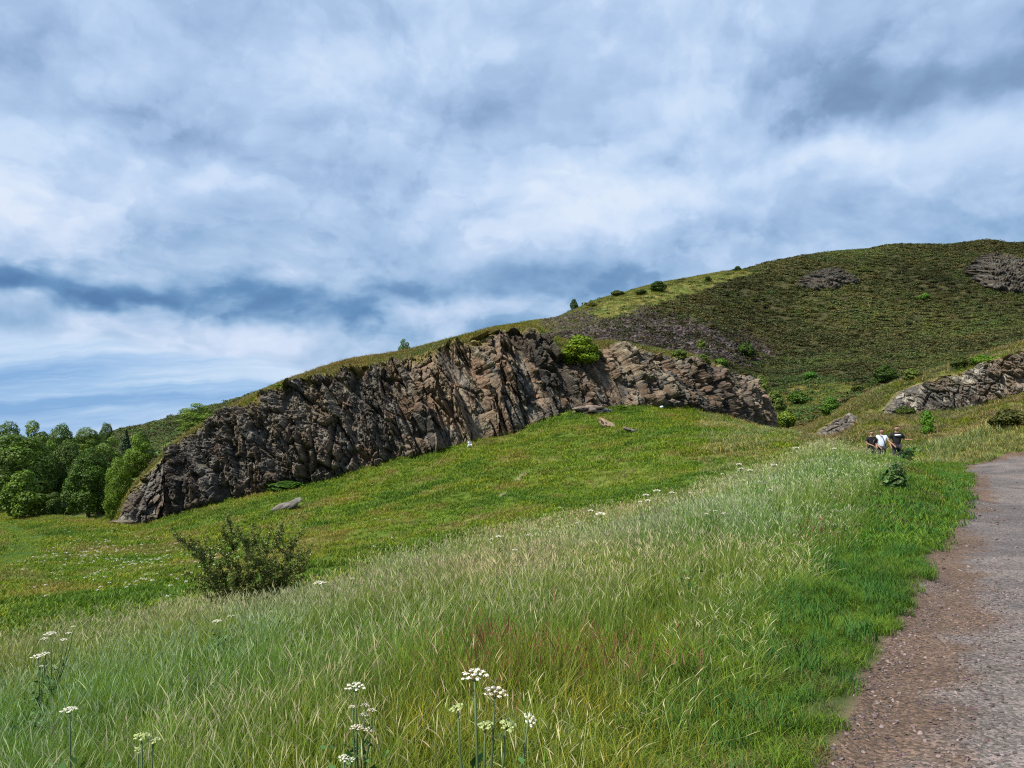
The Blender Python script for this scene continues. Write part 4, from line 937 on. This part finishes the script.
# thin branching shrub in the meadow
M_twigleaf = mat_leaf('small_leaf', trans=.2, rough=.5, inst=False)
def meadow_shrub():
    r = RS(77); Y = 16.3; X = float(uv(248, HOR)[0])*Y; z0 = ground(X, Y)
    s_ = Y/F                               # metres per photo pixel at this distance
    root = link('meadow_shrub', None, label='sparse dark green shrub with thin branches standing in the meadow', cat='shrub', loc=(X, Y, z0))
    zr = float(at(248, 600, Y)[2])-z0
    tips = [(-55,-36),(-60,-62),(-47,-72),(-30,-50),(-22,-84),(-26,-72),(-12,-56),(-5,-44),(6,-40),(20,-74),(28,-62),(34,-50),(46,-72),(60,-56),(70,-40),(52,-38),(38,-28),(66,-46),(-40,-22),(-56,-20),(10,-26),(24,-20),(0,-60),(44,-60),(-35,-34),(14,-52),(57,-66),(-10,-30)]
    segs = []; pts = []
    def br(p0, p1, r0, depth):
        n_ = 5; L = np.linalg.norm(p1-p0); q_ = [p0]
        for i in range(1, n_+1):
            t_ = i/n_; q_.append(p0*(1-t_)+p1*t_+r.randn(3)*L*.035*(t_ < 1)+np.array([0, 0, 1])*math.sin(t_*PI)*L*-.05)
        segs.append((q_, np.linspace(r0, r0*.35, n_+1)))
        lo = 1 if depth else 2
        for i in range(lo, n_+1):
            m_ = int((30 if depth == 0 else 30 if depth == 1 else 20)*L/.6*(1.0 if depth else .6))
            seg = q_[i]-q_[i-1]
            pts.append(q_[i-1]+seg*r.rand(m_, 1)+r.randn(m_, 3)*.028)
        if depth < 2:
            for i in range(1, n_+1):
                for _ in range(2 if depth == 0 else 1):
                    d_ = (p1-p0)/L+r.randn(3)*.65+np.array([0, 0, .25]); d_ /= np.linalg.norm(d_)
                    br(q_[i], q_[i]+d_*L*(.13+.17*r.rand()), r0*.45, depth+1)
    for i, (tx, tz) in enumerate(tips):
        p1 = np.array([tx*s_*.80, (r.rand()-.5)*1.3*(.5+abs(tz)/90), zr-tz*s_*.78]); p0 = np.array([r.randn()*.12+tx*s_*.12, r.randn()*.1, 0.0])
        br(p0, p1, .014, 0)
    pr = []
    for q_, rr_ in segs:
        v, q = tube(q_, rr_, 4); pr.append((v, q, np.tile([.11, .09, .06], (len(v), 1))))
    v, q, c = join(pr); link('branches', mesh_np('branches', v, q, c, M_bark), parent=root)
    P = np.concatenate(pts); v, q, c = leaf_quads(r, P, ball_pts(r, len(P)), .042, (.115, .140, .028), var=.4, jit=.6)
    link('foliage', mesh_np('foliage', v, q, c, M_twigleaf), parent=root)
meadow_shrub()
def dock_plant():
    r = RS(78); g_ = hit(893, 489); X, Y = g_[0], g_[1]; s_ = Y/F; root = link('dock_plant', None, label='dark leafy weed with one bare side stalk at the lawn edge', cat='plant', loc=g_)
    n = 420; b_ = ball_pts(r, n); b_[:, 2] = np.abs(b_[:, 2]); P = b_*np.array([13, 10, 27])*s_*(.45+.55*r.rand(n, 1)); P[:, 0] += 3*s_*(P[:, 2]/(27*s_))
    P = np.concatenate([P, np.array([17, 0, 35])*s_+r.randn(60, 3)*[.08, .05, .05]]); b_ = np.concatenate([b_, ball_pts(r, 60)])
    v, q, c = leaf_quads(r, P, b_*1.0+[0, 0, .3], .13, (.055, .11, .028), var=.4, jit=.9, asp=.5); link('leaves', mesh_np('leaves', v, q, c, M_twigleaf), parent=root)
    pr = []
    for tx, tz in ((17, 36), (20, 30), (8, 32), (-6, 28), (2, 34)):
        v, q = tube([[0, 0, 0], [tx*s_*.5, 0, tz*s_*.45], [tx*s_, 0, tz*s_]], [.012, .009, .004], 5); pr.append((v, q, np.tile([.07, .08, .04], (len(v), 1))))
    v, q, c = join(pr); link('stalks', mesh_np('stalks', v, q, c, M_bark), parent=root)
dock_plant()

# ------------------------------------------------------------------ umbel flowers
M_petal = mat_plain('petal', (.66, .64, .52), .6); M_petal_p = mat_plain('petal_pink', (.64, .56, .47), .6); M_petal_y = mat_plain('bud_green', (.36, .42, .16), .6)
M_stem = mat_plain('flower_stem', (.075, .12, .045), .6); M_wleaf = mat_plain('flower_leaf', (.06, .14, .03), .6)
def umbel_mesh(seed, R, n, mat, fl=.016, dome=.35, name='umbel'):
    """rays from one point, each ending in a small domed cluster of florets"""
    r = RS(seed); parts = []; k = 0
    for i in range(n):
        a = i*2.39996+r.rand()*.4; q_ = R*math.sqrt((i+.4)/n); c_ = np.array([q_*math.cos(a), q_*math.sin(a), R*.9-dome*q_*q_/R+r.randn()*R*.05])
        v, q = tube([[0, 0, 0], c_*[.45, .45, .6], c_], [.0012, .0009, .0008], 4); parts.append((v, q, np.tile([.1, .16, .06], (len(v), 1))))
    vs_, qs_, cs_ = join(parts)
    rays = mesh_np('rays', vs_, qs_, cs_, M_stem)
    P, Nn = [], []
    for i in range(n):
        a = i*2.39996; q_ = R*math.sqrt((i+.4)/n); c_ = np.array([q_*math.cos(a), q_*math.sin(a), R*.9-dome*q_*q_/R])
        m_ = 26; b_ = ball_pts(r, m_); b_[:, 2] = np.abs(b_[:, 2])*.45; P.append(c_+b_*fl*(.5+.6*r.rand(m_, 1))*(.8+.4*r.rand())); Nn.append(b_+[0, 0, .8])
    P, Nn = np.concatenate(P), np.concatenate(Nn)
    v, q, c = leaf_quads(r, P, Nn, fl*.62, (.8, .78, .7), var=.03, jit=.3, asp=1.0)
    return mesh_np(name, v, q, c, mat), rays
UM = {'w': umbel_mesh(1, .050, 14, M_petal, .0098), 'p': umbel_mesh(2, .050, 15, M_petal_p, .0098, dome=.4), 'y': umbel_mesh(3, .034, 11, M_petal_y, .013), 's': umbel_mesh(4, .04, 11, M_petal, .009), 'f': umbel_mesh(5, .055, 13, M_petal, .014)}
def put_umbel(root, loc, kind, s=1.0, tilt=(0, 0)):
    pet, ray = UM[kind]; u_ = link('umbel', pet, parent=root, loc=loc, rot=(tilt[0], tilt[1], 0)); u_.scale = (s, s, s)
    link('rays', ray, parent=u_)
def plant(px, py, Y, label, heads_, group=None, extra=()):
    """flower plant whose main head shows at (px, py); heads_ = (pixel dx, dy, kind, scale, tilt)"""
    p0 = at(px, py, Y); X, Yy = p0[0], Y; zb = ground(X+.03, Y)
    root = link('hogweed_plant', None, label=label, cat='flower', group=group, loc=(X+.02, Y, zb)); s_ = Y/F; H_ = p0[2]-zb
    pr = []
    main = None
    for i, (dx_, dy_, kd, sc, tl) in enumerate(heads_):
        x_ = dx_*s_-.02; z_ = H_-dy_*s_; fork = np.array([-.004, 0, H_*.42])
        yy = ((i*37) % 5-2)*.012
        pts_ = [[0, 0, -.02], fork*.6, fork, [x_*.55, yy*.6, fork[2]+(z_-fork[2])*.55], [x_, yy, z_]] if i == 0 else [fork*(.8-.08*i), [x_*.6, yy*.7, fork[2]*.8+(z_-fork[2]*.8)*.40], [x_*.9, yy, fork[2]*.8+(z_-fork[2]*.8)*.75], [x_, yy, z_]]
        rr_ = [.0085, .008, .007, .0055, .0045] if i == 0 else [.006, .0055, .0045, .0035]
        v, q = tube(pts_, rr_, 6); pr.append((v, q, np.tile([.08, .12, .05], (len(v), 1))))
        put_umbel(root, (x_, yy, z_-.004), kd, sc, tl)
    v, q, c = join(pr); link('stem', mesh_np('stem', v, q, c, M_stem, smooth=True), parent=root)
    r = RS(int(px)); n = 80; P = np.array([0, 0, H_*.45])+r.randn(n, 3)*[.075, .05, .13]; v, q, c = leaf_quads(r, P, ball_pts(r, n)+[0, 0, .8], .055, (.06, .14, .03), asp=.55)
    link('leaves', mesh_np('leaves', v, q, c, M_wleaf), parent=root)
    return root
Z2 = (0, 0)
plant(475, 679, 2.75, 'tallest white umbel flower at the bottom centre, domed head over a thick stem', [(0, 0, 'w', .9, (.15, -.1)), (19, 18, 'p', .85, (.12, .1)), (52, 42, 's', .65, (.5, .5)), (10, 46, 'y', .8, Z2), (30, 48, 'y', .9, (.2, .3)), (-16, 28, 'y', .7, (0, -.4))])
plant(356, 690, 3.9, 'white umbel flower with small pinkish side heads left of the tallest one', [(0, 0, 'w', .95, (.1, 0)), (9, 16, 'p', .45, Z2), (-4, 19, 'p', .4, Z2), (16, 20, 'p', .45, Z2), (8, 26, 'p', .45, Z2), (2, 37, 'p', .7, Z2), (14, 40, 'p', .6, Z2)])
plant(345, 757, 3.3, 'small ragged white flower at the bottom edge below the pinkish one', [(0, 0, 's', .55, (.3, 0)), (6, 4, 's', .45, Z2)])
plant(144, 738, 3.5, 'yellow green umbel not yet open near the lower left corner', [(0, 0, 'y', .95, Z2), (9, 5, 'y', .8, Z2), (-8, 15, 'y', .6, (0, .4))])
plant(72, 712, 4.3, 'single flat white flower low at the left in the tall grass', [(0, 0, 'f', .7, Z2)])
plant(52, 636, 8.4, 'branched white flower cluster, upper of two near the left edge', [(0, 0, 'f', 1.0, Z2), (-7, 4, 'f', .6, Z2), (10, 6, 'f', .7, Z2), (17, -2, 'f', .5, Z2), (20, -8, 'f', .4, Z2)])
plant(40, 659, 7.2, 'branched white flower cluster, lower of two near the left edge', [(0, 0, 'f', 1.0, Z2), (5, -3, 'f', .7, Z2), (1, 9, 'f', .5, Z2)])
plant(218, 623, 9.3, 'flat white flower below the meadow shrub, nearer one of the pair', [(0, 0, 'f', .9, Z2)])
plant(232, 617, 10.0, 'smaller white flower close behind the one below the shrub', [(0, 0, 'f', .7, Z2)])
plant(320, 586, 13.0, 'bright white domed flower right of the meadow shrub', [(0, 0, 'f', 1.7, Z2)])
plant(353, 580, 15.5, 'faint white flower head uphill from the bright domed one', [(0, 0, 'f', 1.0, Z2)])
plant(272, 612, 10.5, 'tiny white flower just right of the shrub foot', [(0, 0, 'f', .5, Z2)])
plant(687, 579, 8.5, 'single small white flower in the grass left of the lawn', [(0, 0, 'f', .5, Z2)])
FG = 'white umbel flowers along the far rim of the tall grass'
FL = 'one of the small white flowers along the far rim of the tall grass'
for px_, py_, w_ in [(796,450,9),(834,450,6),(739,466,8),(741,470,7),(750,472,8),(722,475,5),(774,467,9),(657,493,10),(672,494,7),(690,494,5),(648,502,8),(640,503,6),(591,512,7),(601,517,14),(577,524,5),(560,508,4),(558,527,4),(724,516,11),(715,512,6),(706,515,6),(770,491,5),(759,482,4),(515,551,7),(499,538,8),(492,540,5),(528,536,5),(830,470,5),(646,497,9)]:
    p_ = uv(px_, py_)[0]; Ye = float(curve_r(3, np.array([p_]), np.array([1.0]))[0])/math.hypot(1, float(p_))
    v_ = float(uv(px_, py_)[1]); best = min(np.linspace(Ye*.45, Ye*1.12, 60), key=lambda y: abs(CAMZ+v_*y-ground(float(p_)*y, y)-.72))
    plant(px_, py_, float(best), FL, [(0, 0, 'f', w_/F*best/.15, Z2)], group=FG)
# small white flowers in the lower field
rs2 = RS(99); n = 5200; X_, Y_ = sector(rs2, n, 19, 62, -.78, -.15); px_ = 512+F*X_/Y_
pxx, pyy = colpx(X_, Y_, H(X_, Y_)); d_ = np.exp(-(((pxx-95)/75)**2+((pyy-563)/18)**2))+.5*np.exp(-(((pxx-150)/90)**2+((pyy-590)/10)**2))+.35*np.exp(-(((pxx-200)/70)**2+((pyy-560)/12)**2))+.03
k = (rs2.rand(n) < d_*.45) & (np.hypot(X_, Y_) > curve_r(3, X_, Y_)+.8) & ~((pxx < 55) & (np.abs((X_+.62*Y_+2.5)+2.2*np.sin(Y_*.09)) < 1.6)); X_, Y_ = X_[k], Y_[k]
def fl():
    r = RS(3); b_ = ball_pts(r, 24); b_[:, 2] = np.abs(b_[:, 2])*.4; v, q, c = leaf_quads(r, b_*.045+[0, 0, .22], b_+[0, 0, .6], .03, (.62, .60, .5), var=.1); v2, q2, c2 = blades(r, 5, .04, .12, .22, .012, .4, G1, G2, seg=2)
    v, q, c = join([(v, q, c), (v2, q2, c2)]); return mesh_np('field_flower', v, q, c, M_grass)
put('wildflowers', X_, Y_, rs2, [fl()], np.zeros(len(X_), int), .7, 1.3, np.ones((len(X_), 3)), 'tiny white flowers dotted over the lower field at the left', tilt=.2)

# ------------------------------------------------------------------ boulders
def mat_boulder(): 
    m, t = newmat('boulder_stone'); p = N(t, 'ShaderNodeTexCoord').outputs['Object']; c = N(t, 'ShaderNodeAttribute', attribute_name='col').outputs['Color']
    n1 = noise_n(t, p, 5, 8, .7); c = mixc(t, 1.0, c, ramp(t, n1, [(.3, (.55,)*3), (.7, (1.4,)*3)]), 'MULTIPLY')
    b = N(t, 'ShaderNodeBump', ins={'Height': n1, 'Strength': .8, 'Distance': .1}); s = N(t, 'ShaderNodeBsdfPrincipled', ins={'Base Color': c, 'Roughness': .9, 'Normal': b.outputs[0]}); out(t, s.outputs[0]); return m
M_boulder = mat_boulder()
def boulder(px, py, w, h, seed, col, label, rot=0.0, flat=.6, Y=None):
    g_ = hit(px, py); X, Y = g_[0], g_[1]; s_ = Y/F; me = stone(seed, 4, flat, col, M_boulder, name='boulder', amp=1.1)
    o = link('boulder', me, label=label, cat='boulder', loc=(X, Y, g_[2]+h*s_*.2), rot=(0, -rot, .3)); o.scale = (w*s_*1.05, w*s_*.8, h*s_/flat*1.1); return o
boulder(286, 510, 26, 9, 901, (.13, .12, .105), 'pale grey slanting boulder lying in the grass below the crag', rot=.55)
boulder(609, 428, 17, 6, 902, (.28, .21, .14), 'tan boulder lying tilted on the upper mound', rot=-.6)
boulder(634, 433, 13, 4, 903, (.13, .11, .10), 'low dark stone right of the tan boulder on the mound', rot=-.4)
boulder(588, 413, 24, 8, 904, (.17, .13, .11), 'reddish brown block on the mound top against the crag')
boulder(605, 413, 13, 7, 905, (.10, .10, .11), 'grey block next to the reddish one against the crag')
boulder(126, 524, 20, 5, 906, (.12, .10, .07), 'dark low stone at the left toe of the crag')

# ------------------------------------------------------------------ people
M_skin = mat_plain('skin', (.27, .155, .105), .55); M_hair = mat_plain('hair', (.015, .012, .010), .6)
M_black = mat_plain('black_cloth', (.012, .012, .016), .85); M_navy = mat_plain('dark_trousers', (.022, .022, .030), .85)
M_white = mat_plain('pale_cloth', (.60, .68, .80), .8); M_print = mat_plain('white_print', (.75, .75, .75), .7); M_shoe = mat_plain('shoe', (.05, .05, .05), .6)
M_grey = mat_plain('grey_cloth', (.16, .15, .17), .8)
def skin_mesh(name, verts, edges, radii, mat, root=0, sub=1):
    me = bpy.data.meshes.new(name); me.from_pydata([tuple(v) for v in verts], edges, []); o = bpy.data.objects.new(name, me); COL.objects.link(o)
    md = o.modifiers.new('Skin', 'SKIN'); md.use_smooth_shade = True
    for i, r_ in enumerate(radii):
        sv = me.skin_vertices[0].data[i]; sv.radius = (r_, r_) if not isinstance(r_, tuple) else r_; sv.use_root = (i == root)
    s_ = o.modifiers.new('Sub', 'SUBSURF'); s_.levels = sub; s_.render_levels = sub
    dg = bpy.context.evaluated_depsgraph_get(); m2 = bpy.data.meshes.new_from_object(o.evaluated_get(dg)); bpy.data.objects.remove(o)
    m2.materials.clear(); m2.materials.append(mat); m2.name = name; return m2
def person(loc, rotz, h, J, label, shirt, legs, print_mat=None, strap=False, group=None, glasses=False, cap=None):
    """J: joint positions for a 1.75 m figure facing -Y, keyed by name"""
    k = h/1.75; root = link('person', None, label=label, cat='person', group=group, loc=loc, rot=(0, 0, rotz)); root.scale = (k, k, k)
    J = {n_: np.array(p_, float) for n_, p_ in J.items()}
    V, R_, E, ix = [], [], [], {}
    def a(n_, p_, r_, par=None):
        ix[n_] = len(V); V.append(p_); R_.append(r_)
        if par is not None: E.append((ix[par], ix[n_]))
    a('pel', J['pel'], (.15, .11)); a('waist', J['waist'], (.135, .10), 'pel'); a('chest', J['chest'], (.155, .11), 'waist'); a('neck0', J['neck'], (.075, .07), 'chest')
    up = (J['head']-J['neck']); un = up/np.linalg.norm(up)
    a('neck1', J['neck']+un*.06, .055, 'neck0'); a('jaw', J['head']-un*.07+np.array([0, -.02, 0]), (.062, .075), 'neck1'); a('head', J['head'], (.075, .095), 'jaw'); a('crown', J['head']+un*.075, (.068, .085), 'head')
    a('nose', J['head']+np.array([0, -.105, -.01]), .014, 'head')
    for s_ in 'lr':
        sg = -1 if s_ == 'l' else 1
        a('ear'+s_, J['head']+np.array([sg*.085, 0, 0]), .016, 'head')
        a('sh'+s_, J['sh'+s_], .065, 'chest'); a('el'+s_, J['el'+s_], .045, 'sh'+s_); a('wr'+s_, J['wr'+s_], .029, 'el'+s_)
        d_ = J['wr'+s_]-J['el'+s_]; d_ /= np.linalg.norm(d_); sd_ = np.cross(d_, [0, 0, 1.0]); sd_ = sd_/(np.linalg.norm(sd_)+1e-6) if np.linalg.norm(sd_) > .1 else np.array([1.0, 0, 0]); nn_ = np.cross(sd_, d_)
        a('palm'+s_, J['wr'+s_]+d_*.055, (.036, .022), 'wr'+s_)
        for f_ in range(4):
            o_ = (f_-1.5)*.021; L = (.075, .085, .08, .062)[f_]
            a('k%s%d' % (s_, f_), J['wr'+s_]+d_*.095+sd_*o_, .0105, 'palm'+s_); a('m%s%d' % (s_, f_), J['wr'+s_]+d_*(.095+L*.55)+sd_*o_-nn_*.012, .0092, 'k%s%d' % (s_, f_)); a('t%s%d' % (s_, f_), J['wr'+s_]+d_*(.095+L*.9)+sd_*o_-nn_*.035, .008, 'm%s%d' % (s_, f_))
        a('th0'+s_, J['wr'+s_]+d_*.045-sd_*.042*sg, .012, 'palm'+s_); a('th1'+s_, J['wr'+s_]+d_*.085-sd_*.058*sg-nn_*.012, .010, 'th0'+s_)
        a('hip'+s_, J['hip'+s_], .088, 'pel'); a('kn'+s_, J['kn'+s_], .058, 'hip'+s_); a('an'+s_, J['an'+s_], .040, 'kn'+s_)
        a('toe'+s_, J['an'+s_]+np.array([0, -.15, -.045]), .035, 'an'+s_)
    link('body', skin_mesh('body', V, E, R_, M_skin), parent=root)
    # shirt: torso and sleeves
    def part(nm, names, edges, rad, mat): return link(nm, skin_mesh(nm, names, edges, rad, mat), parent=root)
    C3 = J['chest']; sl = []
    Vs = [J['pel']+[0, 0, -.07], J['waist'], C3, C3+(J['neck']-C3)*.62]; Rs = [(.178, .138), (.162, .125), (.185, .138), (.10, .085)]; Es = [(0, 1), (1, 2), (2, 3)]
    for s_ in 'lr':
        n0 = len(Vs); Vs += [J['sh'+s_]*.97+C3*.03, J['sh'+s_]*.25+J['el'+s_]*.75]; Rs += [.085, .068]; Es += [(2, n0), (n0, n0+1)]
    part('shirt', Vs, Es, Rs, shirt)
    Vs = [J['pel']+[0, 0, -.02]]; Rs = [(.150, .120)]; Es = []
    for s_ in 'lr':
        n0 = len(Vs); Vs += [J['hip'+s_], J['kn'+s_], J['an'+s_]+[0, 0, .06]]; Rs += [.108, .075, .062]; Es += [(0, n0), (n0, n0+1), (n0+1, n0+2)]
    part('trousers', Vs, Es, Rs, legs)
    for s_ in 'lr':
        part('shoe', [J['an'+s_]+[0, .05, -.05], J['an'+s_]+[0, -.06, -.05], J['an'+s_]+[0, -.17, -.055]], [(0, 1), (1, 2)], [(.045, .04), (.05, .042), (.042, .03)], M_shoe)
    hd = J['head']; hm = part('hair', [hd+[0, .045, -.02], hd+[0, .03, .06], hd+[0, -.035, .085], hd+[-.055, .02, .045], hd+[.055, .02, .045]], [(0, 1), (1, 2), (1, 3), (1, 4)], [.07, .078, .055, .045, .045], cap or M_hair)
    for sg in (-1, 1):
        part('eye', [hd+[sg*.032-.008, -.098, .012], hd+[sg*.032+.008, -.098, .012]], [(0, 1)], [.008, .008], M_hair)
    part('mouth', [hd+[-.018, -.096, -.055], hd+[.018, -.096, -.055]], [(0, 1)], [.005, .005], mat_plain('lips', (.25, .09, .08)))
    if print_mat:
        w_, h_ = (.13, .030); y_ = C3[1]-.150; me = mesh_np('chest_print', [[C3[0]-w_, y_+.02, C3[2]-h_+.04], [C3[0], y_-.014, C3[2]-h_+.04], [C3[0]+w_, y_+.02, C3[2]-h_+.04], [C3[0]-w_, y_+.024, C3[2]+h_+.04], [C3[0], y_-.010, C3[2]+h_+.04], [C3[0]+w_, y_+.024, C3[2]+h_+.04]], [[0, 1, 4, 3], [1, 2, 5, 4]], None, print_mat)
        o = link('chest_print', me, parent=root); md = o.modifiers.new('thick', 'SOLIDIFY'); md.thickness = .006
    if strap:
        v, q = tube([J['shl']+[.06, -.03, .06], C3+[-.03, -.155, .08], J['waist']+[.06, -.145, 0], J['pel']+[.16, -.06, .02]], [.014]*4, 6); link('strap', mesh_np('strap', v, q, None, M_black), parent=root)
    return root
def stand(el, wr, er, wrr, hx=0.0, hy=0.0):
    return dict(pel=(0, 0, .95), waist=(0, -.01, 1.12), chest=(0, -.015, 1.33), neck=(0, 0, 1.49), head=(hx, -.03+hy, 1.635), shl=(-.19, 0, 1.41), shr=(.19, 0, 1.41),
                ell=el, wrl=wr, elr=er, wrr=wrr, hipl=(-.09, 0, .90), hipr=(.09, 0, .90), knl=(-.12, -.05, .50), knr=(.11, .02, .50), anl=(-.12, 0, .10), anr=(.12, .06, .10))
def pstand(px, py_top, Y, **kw):
    X = float(uv(px, HOR)[0])*Y; zb = ground(X, Y); top = float(at(px, py_top, Y)[2]); return (X, Y, zb), (top-zb)/1.75*1.75
PG = 'three people beyond the bank'
l_, h_ = pstand(871.5, 430.6, 32.6)
person(l_, .12, h_, stand((-.27, .02, 1.14), (-.10, -.20, 1.04), (.27, .02, 1.14), (.12, -.20, 1.00)), 'person in a black t-shirt with hands held together, leftmost and shortest of the three', M_black, M_navy, group=PG)
l_, h_ = pstand(881.5, 428.8, 33.8)
person(l_, 0, h_, stand((-.28, .05, 1.12), (-.20, -.16, .98), (.32, -.02, 1.16), (.28, -.25, 1.0)), 'person in a pale blue white t-shirt with a dark strap across the chest', M_white, M_navy, strap=True, group=PG)
l_, h_ = pstand(896.5, 425.8, 32.0)
rp = person(l_, -.05, h_, stand((-.34, .03, 1.15), (-.24, -.22, .98), (.36, .02, 1.17), (.43, -.16, 1.18)), 'person in a black t-shirt with a white chest print, tallest and rightmost of the three', M_black, M_navy, print_mat=M_print, group=PG)
# figure crouching against the cliff
Yf = 70.6; X = float(uv(470.5, HOR)[0])*Yf
crouch = dict(pel=(0, .1, .30), waist=(0, .06, .44), chest=(0, -.02, .64), neck=(0, -.06, .80), head=(0, -.12, .93), shl=(-.18, -.02, .74), shr=(.18, -.02, .74), ell=(-.25, -.18, .52), wrl=(-.15, -.36, .42), elr=(.25, -.18, .52), wrr=(.15, -.36, .40),
              hipl=(-.1, .06, .28), hipr=(.1, .06, .28), knl=(-.16, -.30, .46), knr=(.16, -.30, .46), anl=(-.14, -.22, .10), anr=(.14, -.22, .10))
person((X, Yf-1.6, ground(X, Yf-1.6)), .5, 1.25, crouch, 'person crouching in white at the foot of the crag', M_white, M_white)
# rucksack lying on the mound top
g_ = hit(661, 409); root = link('rucksack', None, label='pale blue and black bag left in the grass against the crag', cat='bag', loc=g_)
link('bag_body', skin_mesh('bag_body', [(-.15, 0, .15), (.12, 0, .17), (.2, 0, .3)], [(0, 1), (1, 2)], [(.16, .14), (.17, .14), (.1, .1)], M_white), parent=root)
link('pocket', skin_mesh('pocket', [(.16, -.1, .12), (.34, -.1, .12)], [(0, 1)], [.11, .10], M_black), parent=root)
